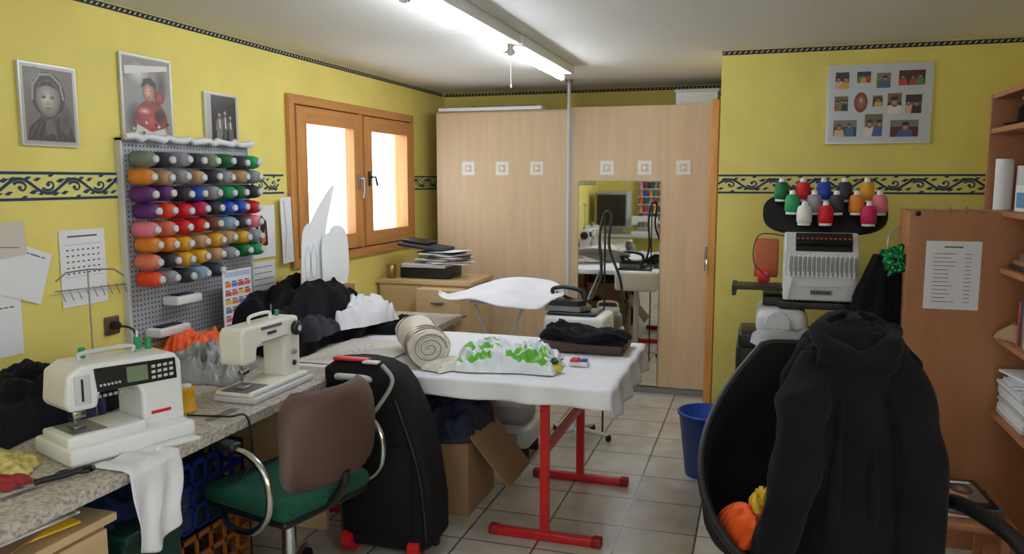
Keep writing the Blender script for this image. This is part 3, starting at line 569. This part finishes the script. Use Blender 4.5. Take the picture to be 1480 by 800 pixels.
m.rb((-.17,-.14,.06),(.17,.14,.2),.04,lgrey);m.rb((-.15,-.12,.19),(.15,.12,.34),.05,grey);m.rb((-.1,-.13,.3),(.12,.1,.38),.03,lgrey);m.tube(spline([(-.1,-.1,.36),(-.08,-.12,.42),(.08,-.12,.42),(.1,-.1,.36)]),.01,lgrey)
for x in (-.13,.13):
    for y in (-.1,.1): m.cyl((x,y,0),(x,y,.07),.03,.03,blk)
m.rb((-.1,-.145,.1),(.1,-.138,.16),.005,grey);m.done()
m=M('cardboard_box');m.box((-1.66,3.42,0),(-1.28,3.43,.40),card);m.box((-1.66,3.79,0),(-1.28,3.8,.40),card);m.box((-1.66,3.43,0),(-1.65,3.79,.40),card);m.box((-1.29,3.43,0),(-1.28,3.79,.40),card);m.box((-1.65,3.43,0),(-1.29,3.79,.01),card)
m.prism([(-1.28,.40),(-1.08,.16),(-1.084,.157),(-1.284,.395)],3.43,3.8,card,'y');m.prism([(3.8,.40),(3.9,.56),(3.904,.557),(3.804,.397)],-1.66,-1.28,card,'x')
m.pile((-1.47,3.61,.36),(.42,.4),.24,5.9,mat('dark_print_fabric',(26,32,56),.8,var=(30,.9)),0,54,6,.45);m.done()
# ---------- travel bag
m=M('wheeled_travel_bag')
sec=[(.05,-1.475,.19),(.10,-1.475,.225),(.25,-1.485,.235),(.45,-1.505,.225),(.62,-1.54,.21),(.74,-1.575,.195),(.80,-1.60,.17),(.835,-1.605,.12),(.842,-1.605,.05)]
rings=[]
for z,cx,hw in sec:
    ring=[];hd=.115 if z<.7 else .1 if z<.83 else .06
    for i in range(40):
        th=2*math.pi*i/40;c,s_=math.cos(th),math.sin(th);e=.42
        ring.append(V((cx+hw*math.copysign(abs(c)**e,c),3.03+hd*math.copysign(abs(s_)**e,s_),z)))
    rings.append(ring)
m.loft(rings,matb)
m.tube(spline([(-1.47,2.92,.84),(-1.415,2.9,.78),(-1.47,2.89,.68),(-1.54,2.905,.60)]),.009,grey);m.tube(spline([(-1.66,2.93,.77),(-1.655,2.88,.79),(-1.54,2.88,.79),(-1.535,2.93,.77)]),.013,lgrey)
m.rb((-1.72,2.95,.838),(-1.56,3.0,.85),.006,red);m.rb((-1.57,2.93,.836),(-1.5,2.97,.847),.005,lgrey)
m.tube(spline([(-1.67,2.916,.1),(-1.69,2.91,.4),(-1.73,2.91,.7)]),.006,blk);m.tube(spline([(-1.28,2.916,.1),(-1.31,2.91,.4),(-1.41,2.91,.7)]),.006,blk)
m.rb((-1.62,2.898,.12),(-1.34,2.915,.5),.03,matb)
for x in (-1.65,-1.34):
    m.cyl((x-.025,2.95,.05),(x+.025,2.95,.05),.05,.05,red,20);m.cyl((x-.03,2.95,.05),(x+.03,2.95,.05),.02,.02,blk,12);m.rb((x-.035,2.935,.04),(x+.035,3.02,.11),.02,red)
m.rb((-1.66,3.08,0),(-1.3,3.12,.06),.01,blk);m.done()
# ---------- task chair
m=M('task_chair');m.T=Matrix.Translation((-1.69,2.54,0))@Matrix.Rotation(math.atan2(.24,-.97),4,'Z')
m.rb((-.23,-.23,.41),(.21,.23,.485),.05,green);m.rb((-.22,-.22,.39),(.2,.22,.42),.02,blk)
rings=[]
for j in range(17):
    t=j/16;z=.51+.36*t;hw=.24*(1-abs(2*t-1)**5*.3);cur=.03*math.sin(t*3)
    fr_=[];bk=[]
    for i in range(15):
        a=2*i/14-1;x=-.27+.06*a*a*1.0-cur*.6;q=(max(0,1-abs(a)**6))**.5;e=(max(0,1-abs(2*t-1)**6))**.5
        fr_.append(V((x+.03*q*e,a*hw,z)));bk.append(V((x-.03*q*e,a*hw,z)))
    rings.append(fr_+bk[::-1])
m.loft(rings,brown)
m.tube(spline([(-.3,0,.56),(-.29,0,.5),(-.22,0,.42),(-.1,0,.38)]),.018,blk)
for s_ in (-1,1):
    m.tube(spline([(.12,s_*.2,.38),(.0,s_*.27,.38),(-.14,s_*.29,.40),(-.22,s_*.29,.48),(-.22,s_*.29,.60),(-.14,s_*.29,.67),(.0,s_*.29,.68),(.18,s_*.29,.68)]),.013,chrome,12)
    m.rb((-.08,s_*.29-.025,.675),(.24,s_*.29+.025,.705),.012,blk)
m.cyl((0,0,.12),(0,0,.40),.03,.025,chrome)
for k in range(5):
    a=k*2*math.pi/5+.3;m.tube([(0,0,.13),(.15*math.cos(a),.15*math.sin(a),.11),(.28*math.cos(a),.28*math.sin(a),.075)],[.03,.022,.016],chrome);m.cyl((.28*math.cos(a)-.02,.28*math.sin(a),.03),(.28*math.cos(a)+.02,.28*math.sin(a),.03),.03,.03,blk)
m.done()
def crate(name,a,b,mt,nx=7,nz=3):
    m=M(name);x0,y0,z0=a;x1,y1,z1=b;m.box((x0,y0,z0),(x1,y1,z0+.01),mt);h=z1-z0
    for k in range(nz+1):
        z=z0+(h-.02)*k/nz
        m.box((x0,y0,z),(x1,y0+.012,z+.02),mt);m.box((x0,y1-.012,z),(x1,y1,z+.02),mt);m.box((x0,y0+.012,z),(x0+.012,y1-.012,z+.02),mt);m.box((x1-.012,y0+.012,z),(x1,y1-.012,z+.02),mt)
    for k in range(nx+1):
        y=y0+(y1-y0-.012)*k/nx;m.box((x1-.01,y,z0),(x1,y+.012,z1),mt);m.box((x0,y,z0),(x0+.01,y+.012,z1),mt)
        x=x0+(x1-x0-.012)*k/nx;m.box((x,y0,z0),(x+.012,y0+.01,z1),mt);m.box((x,y1-.01,z0),(x+.012,y1,z1),mt)
    return m
m=crate('orange_crate',(-2.36,2.14,0),(-1.99,2.72,.27),orc);m.pile((-2.17,2.43,.02),(.3,.45),.22,6,mat('dark_mixed_fabric',(60,50,46),.9,var=(10,.5)),0);m.done()
m=crate('blue_crate',(-2.36,2.16,.272),(-2.0,2.7,.55),bluc);m.pile((-2.17,2.43,.29),(.32,.5),.3,8,mat('mixed_blue_fabric',(34,46,74),.8,var=(12,.6)),0);m.done()
m=M('storage_tub');m.prism([(-2.3,0),(-1.86,0),(-1.82,.5),(-2.34,.5)],1.86,2.12,dgr,'y',.01);m.rb((-2.36,1.85,.49),(-1.8,2.13,.52),.01,dgr);m.pile((-2.08,1.99,.52),(.4,.22),.1,3.9,mat('fabric_blue2',(34,52,104),.9),0);m.done()
m=M('drawer_cabinet');m.box((-2.4,1.28,0),(-1.82,1.79,.60),dres);m.box((-2.42,1.27,.60),(-1.79,1.81,.625),dres)
for k in range(3): m.box((-1.82,1.3,.03+.19*k),(-1.8,1.78,.205+.19*k),dres);m.rb((-1.8,1.48,.11+.19*k),(-1.785,1.6,.125+.19*k),.004,steel)
m.done(.003)
m=M('fabric_offcuts')
for k in range(7): m.T=Matrix.Translation((-2.04+random.uniform(-.03,.03),1.56,.626+.008*k))@Matrix.Rotation(random.uniform(-.3,.3),4,'Z');m.rb((-.18,-.2,0),(.18,.18,.007),.002,[whp,yef,card,whp,grey,yef,whp][k])
m.done()
m=M('waste_bin');m.lathe((-.235,4.33,0),[(.10,.0),(.110,.004),(.15,.34),(.158,.34),(.158,.355),(.147,.355),(.106,.012),(.0,.012)],bin_,36)
m.tube([(-.235+.158*math.cos(-.9),4.33+.158*math.sin(-.9),.34),(-.235+.14*math.cos(-.9),4.33+.14*math.sin(-.9),.18),(-.235+.12*math.cos(-.9),4.33+.12*math.sin(-.9),.02)],.012,blk);m.ell((-.13,4.22,.35),(.02,.02,.015),blk,10);m.done()
# ---------- embroidery machine
m=M('embroidery_machine')
m.rb((-.06,4.1,.0),(.0,4.6,.06),.015,blk);m.rb((.42,4.1,0),(.48,4.6,.06),.015,blk)
for x in (-.03,.45):
    for y in (4.15,4.55): m.box((x-.02,y-.02,.05),(x+.02,y+.02,.64),blk)
m.rb((-.06,4.12,.2),(.48,4.58,.23),.01,blk);m.box((-.05,4.56,.06),(.47,4.575,.62),blk);m.rb((-.09,4.02,.62),(.5,4.62,.80),.03,blk);m.rb((-.08,4.0,.78),(.28,4.3,.86),.02,blk)
m.rb((.0,3.98,.84),(.24,4.4,.98),.05,lgrey);m.cyl((.1,3.95,.92),(.1,4.1,.92),.055,.06,lgrey,24);m.pile((.17,3.98,.82),(.34,.2),.09,5,mat('grey_scrap',(150,152,158),.6),.1)
m.rb((.03,4.1,.98),(.5,4.5,1.03),.01,blk);m.rb((-.12,4.08,1.06),(.14,4.3,1.075),.006,blk);m.box((-.12,4.08,1.03),(-.1,4.3,1.08),blk)
m.rb((.13,4.2,1.0),(.46,4.6,1.33),.02,grey);m.rb((.1,4.02,.985),(.5,4.2,1.02),.006,blk)
m.prism([(4.0,1.03),(4.2,1.03),(4.2,1.35),(4.06,1.35),(4.0,1.26)],.12,.45,lgrey,'x',.008)
m.prism([(4.008,1.262),(4.05,1.335),(4.044,1.34),(4.0,1.268)],.17,.42,blk,'x')
m.prism([(4.003,1.30),(4.045,1.345),(4.04,1.35),(3.998,1.305)],.17,.42,blk,'x')
for k in range(12):
    x=.175+.0205*k;m.rb((x,4.002,1.322),(x+.01,4.012,1.33),.002,red)
for k in range(15):
    x=.14+.0205*k
    m.rb((x,3.992,1.14),(x+.01,4.0,1.25),.003,whi);m.cyl((x+.005,3.985,1.24),(x+.005,3.985,1.17),.0022,.0022,steel,6)
    m.rb((x+.011,3.996,1.15),(x+.018,4.001,1.24),.001,grey);m.cyl((x+.006,4.03,1.04),(x+.006,4.03,.99),.003,.002,steel,6)
m.rb((.24,3.992,1.06),(.34,4.0,1.085),.002,grey);m.rb((.19,3.994,1.095),(.38,4.0,1.115),.002,lgrey);m.prism([(.12,1.035),(.14,1.035),(.16,1.14),(.12,1.14)],3.985,4.0,whi,'y')
for k in range(8): m.rb((.245+.011*k,3.989,1.065),(.252+.011*k,3.993,1.08),.001,blk)
m.rb((-.02,4.3,1.1),(.1,4.34,1.3),.01,mat('hoop_orange',(186,92,50),.5));m.rb((-.0,4.24,1.08),(.06,4.29,1.14),.01,red)
m.tube(spline([(.12,4.1,1.33),(.0,4.1,1.33),(-.02,4.1,1.2),(.05,4.1,1.12)]),.003,blk)
m.T=Matrix.Translation((.30,4.17,1.44))@Matrix.Rotation(math.radians(52),4,'X')
ring=[];ring2=[]
for k in range(56):
    th=2*math.pi*k/56;c,s_=math.cos(th),math.sin(th);x=.285*math.copysign(abs(c)**.6,c);y=.125*math.copysign(abs(s_)**.75,s_)
    ring.append(V((x,y,-.012)));ring2.append(V((x,y,.006)))
m.loft([ring,ring2],blk);m.T=Matrix.Identity(4)
m.cyl((.3,4.3,1.3),(.3,4.22,1.43),.03,.03,blk)
T['w']=mat('thread_white',(220,222,218),.6)
cc=[(.10,0,'dg'),(.20,0,'r'),(.295,0,'bl'),(.39,0,'k'),(.49,0,'y'),(.15,1,'te'),(.205,2,'w'),(.3,2,'r'),(.35,1,'k'),(.44,1,'o'),(.54,1,'pk'),(.49,2,'mg'),(.25,1,'s')]
for x,rw,c in cc:
    y=[4.20,4.13,4.08][rw];z=[1.505,1.445,1.395][rw]
    m.lathe((x,y,z-.012),[(.02,0),(.030,.001),(.030,.012),(.02,.013)],whi,16)
    m.lathe((x,y,z),[(.026,0),(.035,.004),(.036,.03),(.034,.062),(.029,.08),(.018,.086)],T[c],20);m.lathe((x,y,z+.084),[(.016,-.001),(.012,.02),(.006,.021)],whi,12)
m.done()
m=M('hanging_dark_garment')
rings=[]
for j in range(19):
    t=j/18;z=1.27-.72*t;w=.05+.05*min(1,t*4)+.02*t;ring=[]
    for i in range(40):
        th=2*math.pi*i/40;q=1+.14*math.sin(7*th+2*t)+.12*noise.noise(V((math.cos(th)*2,math.sin(th)*2,t*5)))
        ring.append(V((.55-.02*min(1,t*2)+w*q*math.cos(th),3.885+.08*q*math.sin(th)*(.5+.5*min(1,t*3)),z)))
    rings.append(ring)
m.loft(rings,blf);m.tube([(.55,3.9,1.25),(.56,3.92,1.36),(.62,3.92,1.40)],.004,steel);m.done()
m=M('sequin_fabric');m.T=Matrix.Translation((.57,3.79,1.25))@Matrix.Rotation(math.radians(80),4,'X')
m.pile((0,0,0),(.09,.12),.025,4.4,mat('holographic_green',(26,120,70),.2,.7,var=(60,.95)),.3,30,6,.6);m.done()
# ---------- shelving right
m=M('bookcase');yb=2.5;ye=4.02
m.box((1.30,yb,0),(1.325,ye,2.0),oran)
m.box((.95,ye-.02,1.45),(1.30,ye,1.97),oran);m.box((.95,yb,0),(1.3,yb+.02,1.97),oran)
for z in (.03,.62,.935,1.22,1.45,1.80,1.95): m.box((.955,yb+.02,z),(1.30,ye-.02 if z>1.4 else 3.72,z+.022),oran)
m.box((.95,3.0,.05),(1.3,3.02,1.95),oran)
m.box((.61,3.74,0),(1.30,3.765,1.47),oran);m.box((.61,3.765,.0),(.63,4.0,1.47),oran);m.box((.62,3.765,1.45),(.95,4.0,1.47),oran);m.done(.002)
m=M('posted_price_list');P=PL(m,(.68,3.739,1.055),(1,0,0),(0,0,1),(0,-1,0));P.slab(0,0,.21,.29,.001,whp)
P.rect(.07,.262,.14,.268,ltx,.0015)
for k in range(13): P.rect(.03,.235-.017*k,.03+random.uniform(.05,.09),.2375-.017*k,ltx,.0015);P.rect(.15,.235-.017*k,.175,.2375-.017*k,ltx,.0015)
m.done()
m=M('hook_rail')
for k in range(4): m.tube(spline([(.70+.06*k,3.735,1.475),(.70+.06*k,3.72,1.49),(.70+.06*k,3.71,1.475),(.70+.06*k,3.72,1.46)],5),.002,steel,6)
m.ell((.64,3.735,1.46),(.012,.006,.012),blk,10);m.done()
m=M('paper_rolls');m.cyl((1.0,3.93,1.473),(1.0,3.93,1.69),.035,.035,whp,20);m.cyl((1.08,3.9,1.473),(1.08,3.9,1.66),.04,.04,whp,20);m.cyl((1.0,3.93,1.69),(1.0,3.93,1.692),.02,.02,dkp);m.done()
m=M('small_carton');m.rb((.99,3.55,1.473),(1.12,3.72,1.58),.004,whp);m.box((.988,3.58,1.49),(.99,3.69,1.55),mat('label_blue',(90,150,190),.6));m.done()
m=M('paper_ream_stack')
for k in range(10): m.rb((.97+random.uniform(-.005,.01),3.35,.643+.014*k),(1.2,3.69,.655+.014*k),.002,whp if k%4 else lgrey)
for k in range(4): m.T=Matrix.Translation((1.08,3.55,.785+.012*k))@Matrix.Rotation(random.uniform(-.3,.3),4,'Z');m.rb((-.1,-.14,0),(.1,.12,.01),.002,whp)
m.done()
m=M('brown_paper_bag');m.pile((1.06,3.62,.957),(.2,.16),.09,2.2,mat('kraft_paper',(168,140,100),.7),.2,26,6,.5);m.done()
m=M('paper_tray');m.rb((.98,3.4,1.244),(1.25,3.7,1.26),.004,blk);m.rb((.99,3.42,1.26),(1.2,3.68,1.28),.004,card);m.rb((.99,3.42,1.28),(1.2,3.6,1.31),.004,mdp);m.done()
m=M('black_hat');m.lathe((1.1,3.8,1.823),[(.0,.0),(.14,.002),(.15,.010),(.1,.016),(.095,.07),(.07,.1),(.0,.105)],blf,28);m.tube(spline([(1.02,3.74,1.9),(1.0,3.74,1.93),(1.01,3.76,1.94)]),.005,steel);m.done()
m=M('upper_shelf_carton');m.rb((1.0,3.3,1.823),(1.25,3.6,1.93),.005,card);m.rb((1.02,3.55,1.973),(1.22,3.8,2.12),.005,card);m.rb((1.0,3.4,1.973),(1.2,3.52,2.08),.005,whp);m.done()
m=M('book_row')
for k in range(9): m.rb((.98,3.5-.03*k,.957),(1.2,3.526-.03*k,1.15+random.uniform(-.03,.03)),.003,[rdp,navy,card,whp,dgr,bluc,mdp,whp,dkp][k])
m.done()
m=M('low_stool');m.rb((.62,3.1,.34),(.92,3.5,.37),.01,oran)
for x in (.64,.87):
    for y in (3.12,3.45): m.box((x,y,0),(x+.03,y+.03,.345),oran)
m.done()
m=M('magazine_stack')
for k in range(6): m.T=Matrix.Translation((.76,3.3,.371+.008*k))@Matrix.Rotation(random.uniform(-.5,.5),4,'Z');m.rb((-.1,-.14,0),(.1,.14,.007),.002,[whp,rdp,dkp,mat('mag_cyan',(90,140,170),.3),mdp,dkp][k])
P=PL(m,(0,0,.0075),(1,0,0),(0,1,0),(0,0,1));P.rect(-.08,-.1,.08,.12,mdp,0.0002);P.rect(-.06,-.08,.02,.04,skin,.0003);P.soft(.02,.03,.04,.06,(60,40,36),(200,150,120),.0004,4);P.rect(-.07,.09,.07,.11,whp,.0004);m.done()
# ---------- right chair with coat
m=M('bucket_chair');cx,cy=.16,2.56
def rimz(th):
    fa=math.radians(-80);d=abs((th-fa+math.pi)%(2*math.pi)-math.pi)/math.pi
    return .50+.54*max(0,min(1,(d-.2)/.72))**1.35
def ringat(rr,zf): return [V((cx+rr*math.cos(th),cy+rr*math.sin(th),zf(th))) for th in [2*math.pi*k/56 for k in range(56)]]
R_=[ringat(.02,lambda th:.43),ringat(.22,lambda th:.43),ringat(.28,lambda th:.47)]
for t in (.25,.5,.75,1): R_.append(ringat(.295+.025*t,lambda th:.47+(rimz(th)-.47)*t))
R_.append(ringat(.31,lambda th:rimz(th)+.012))
for t in (1,.7,.4,.1): R_.append(ringat(.275+.02*t,lambda th:.50+(rimz(th)-.50)*t))
R_.append(ringat(.02,lambda th:.49))
m.loft(R_,matb,True);rm=ringat(.312,lambda th:rimz(th));m.tube(rm+[rm[0]],.014,blk,8,False)
m.cyl((cx,cy,.1),(cx,cy,.43),.035,.03,blk)
for k in range(5):
    a=k*2*math.pi/5+.2;m.tube([(cx,cy,.12),(cx+.3*math.cos(a),cy+.3*math.sin(a),.07)],[.035,.018],blk);m.cyl((cx+.3*math.cos(a)-.02,cy+.3*math.sin(a),.03),(cx+.3*math.cos(a)+.02,cy+.3*math.sin(a),.03),.03,.03,blk)
m.tube(spline([(.42,2.5,.5),(.5,2.5,.62),(.54,2.45,.69),(.60,2.35,.70),(.67,2.22,.67),(.7,2.12,.58),(.66,2.1,.45),(.5,2.3,.42)]),.022,blk)
m.done()
m=M('draped_coat')
secs=[(.46,.27,2.50,.235,.19),(.6,.275,2.50,.225,.185),(.75,.285,2.52,.21,.18),(.9,.295,2.54,.195,.17),(1.0,.295,2.56,.18,.16),(1.06,.295,2.57,.165,.145),(1.11,.29,2.58,.14,.125),(1.15,.285,2.59,.11,.10),(1.18,.28,2.60,.075,.07),(1.195,.28,2.60,.02,.02)]
rings=[];NN=96
for j,(z,x,y,a,b) in enumerate(secs):
    ring=[]
    for i in range(NN):
        th=2*math.pi*i/NN;am=.05*(1-j/len(secs))+.02
        q=1+am*math.sin(5*th+z*4)+am*.7*math.sin(8*th-z*5)+.16*noise.noise(V((math.cos(th)*1.8,math.sin(th)*1.8,z*2.5)))
        ring.append(V((x+a*q*math.cos(th),y+b*q*math.sin(th),z+.012*math.sin(3*th))))
    rings.append(ring)
fine=[]
for j in range(len(rings)-1):
    for k in range(5):
        t=k/5;zz=rings[j][0].z
        fine.append([rings[j][i].lerp(rings[j+1][i],t)+V((.01*noise.noise(V((i*.14,(j+t)*1.1,0))),.03*noise.noise(V((i*.12+(j+t)*.35,(j+t)*.9,5))),0)) for i in range(NN)])
fine.append(rings[-1]);m.loft(fine,blf)
def sleeve(pts,rs,seed):
    P_=spline(pts,12);n=len(P_);rr=[]
    for i in range(n):
        t=i/(n-1)*(len(rs)-1);k=min(int(t),len(rs)-2);rr.append((rs[k]+(rs[k+1]-rs[k])*(t-k))*(1+.05*math.sin(i*.5+seed)))
    a=V((1,0,0));rings=[]
    for i,p in enumerate(P_):
        rings.append([p+V((rr[i]*math.cos(2*math.pi*k/28)*(1+.22*noise.noise(V((math.cos(2*math.pi*k/28)*1.6,math.sin(2*math.pi*k/28)*1.6,i*.12+seed)))),rr[i]*.9*math.sin(2*math.pi*k/28)*(1+.22*noise.noise(V((k*.3,i*.15,seed)))),.01*math.sin(2*math.pi*k/28*2+i*.4))) for k in range(28)])
    m.loft(rings,blf)
sleeve([(.19,2.50,1.09),(.15,2.42,.98),(.125,2.37,.8),(.09,2.34,.6),(.06,2.34,.47)],[.05,.075,.07,.065,.06],1)
sleeve([(.39,2.50,1.08),(.43,2.43,.96),(.455,2.39,.75),(.45,2.37,.48)],[.05,.075,.075,.07],4)
m.pile((.285,2.55,1.07),(.26,.22),.12,6.6,blf,.2,60,4,.45)
for k,(dz,r) in enumerate(((0,.032),(-.045,.026))): m.tube(spline([(.19,2.56,1.15+dz),(.2,2.47,1.12+dz),(.28,2.43,1.085+dz),(.37,2.46,1.12+dz),(.385,2.56,1.15+dz)]),[r*(1+.15*math.sin(i*.6)) for i in range(33)],blf,14)
for x0,x1 in ((.255,.23),(.315,.33)): m.tube(spline([(x0,2.43,1.05),((x0+x1)/2,2.37,.92),(x1,2.33,.7),(x1-.01,2.32,.48)]),[.014+.004*math.sin(i*.5) for i in range(25)],blf,10)
m.done()
m=M('bright_fabric_scraps')
m.T=Matrix.Translation((-.02,2.46,.50))@Matrix.Rotation(.5,4,'X')@Matrix.Rotation(.3,4,'Y');m.pile((0,0,0),(.12,.14),.17,3.3,orf,.5,40,3,.4);m.T=Matrix.Translation((.04,2.47,.51));m.pile((0,0,0),(.09,.1),.17,5.3,yef,.2,30,3,.4);m.done()
# ---------- behind camera (seen in mirror)
m=M('office_desk');m.box((-2.6,-1.5,.70),(-.95,-.65,.74),lgrey)
for x in (-2.55,-1.0):
    for y in (-1.45,-.7): m.box((x-.02,y,0),(x+.02,y+.04,.7),steel)
m.done(.003)
m=M('crt_monitor');m.rb((-2.55,-1.2,.82),(-2.0,-.85,1.42),.03,grey);m.rb((-2.51,-.852,.87),(-2.04,-.84,1.37),.01,blk);m.prism([(-2.48,.85),(-2.07,.85),(-2.15,1.35),(-2.4,1.35)],-1.4,-1.2,grey,'y',.01);m.rb((-2.4,-1.15,.74),(-2.15,-.9,.83),.02,grey);m.done()
m=M('spool_shelf');m.box((-1.95,-1.58,.75),(-1.35,-1.56,1.75),whi)
for k in range(7):
    m.box((-1.95,-1.56,.8+.13*k),(-1.35,-1.45,.81+.13*k),whi)
    for j in range(7): m.cyl((-1.9+.08*j,-1.5,.81+.13*k),(-1.9+.08*j,-1.5,.91+.13*k),.034,.026,list(T.values())[(k*5+j*3)%17],12)
m.done()
m=M('sewing_machine.002');place(m,(-1.95,-.9,.74),0)
m.rb((0,-.09,0),(.42,.09,.05),.01,whi);m.prism([(.28,.04),(.40,.04),(.4,.28),(.0,.29),(.0,.15),(.09,.15),(.1,.2),(.26,.2)],-.06,.06,whi,'y',.012);m.cyl((.05,0,.15),(.05,0,.06),.005,.005,steel);m.done()
m=M('red_storage_box');m.rb((-1.5,-1.0,.741),(-1.2,-.7,.93),.01,red);m.rb((-1.51,-1.01,.92),(-1.19,-.69,.95),.008,whi);m.done()
# ---------- world + camera
w=bpy.data.worlds.new('sky');sc.world=w;w.use_nodes=True;bgk=w.node_tree.nodes['Background'];bgk.inputs[0].default_value=(.86,.93,1,1);bgk.inputs[1].default_value=4.9
p=math.atan(140/1150);psi=math.atan(360*math.cos(p)/1150)
cam=bpy.data.cameras.new('camera');cam.lens=36*1150/1480;cam.sensor_width=36;cam.clip_start=.05
co=bpy.data.objects.new('camera',cam);sc.collection.objects.link(co);co.location=(0,0,1.6);co.rotation_euler=(math.pi/2-p,0,psi)
sc.camera=co
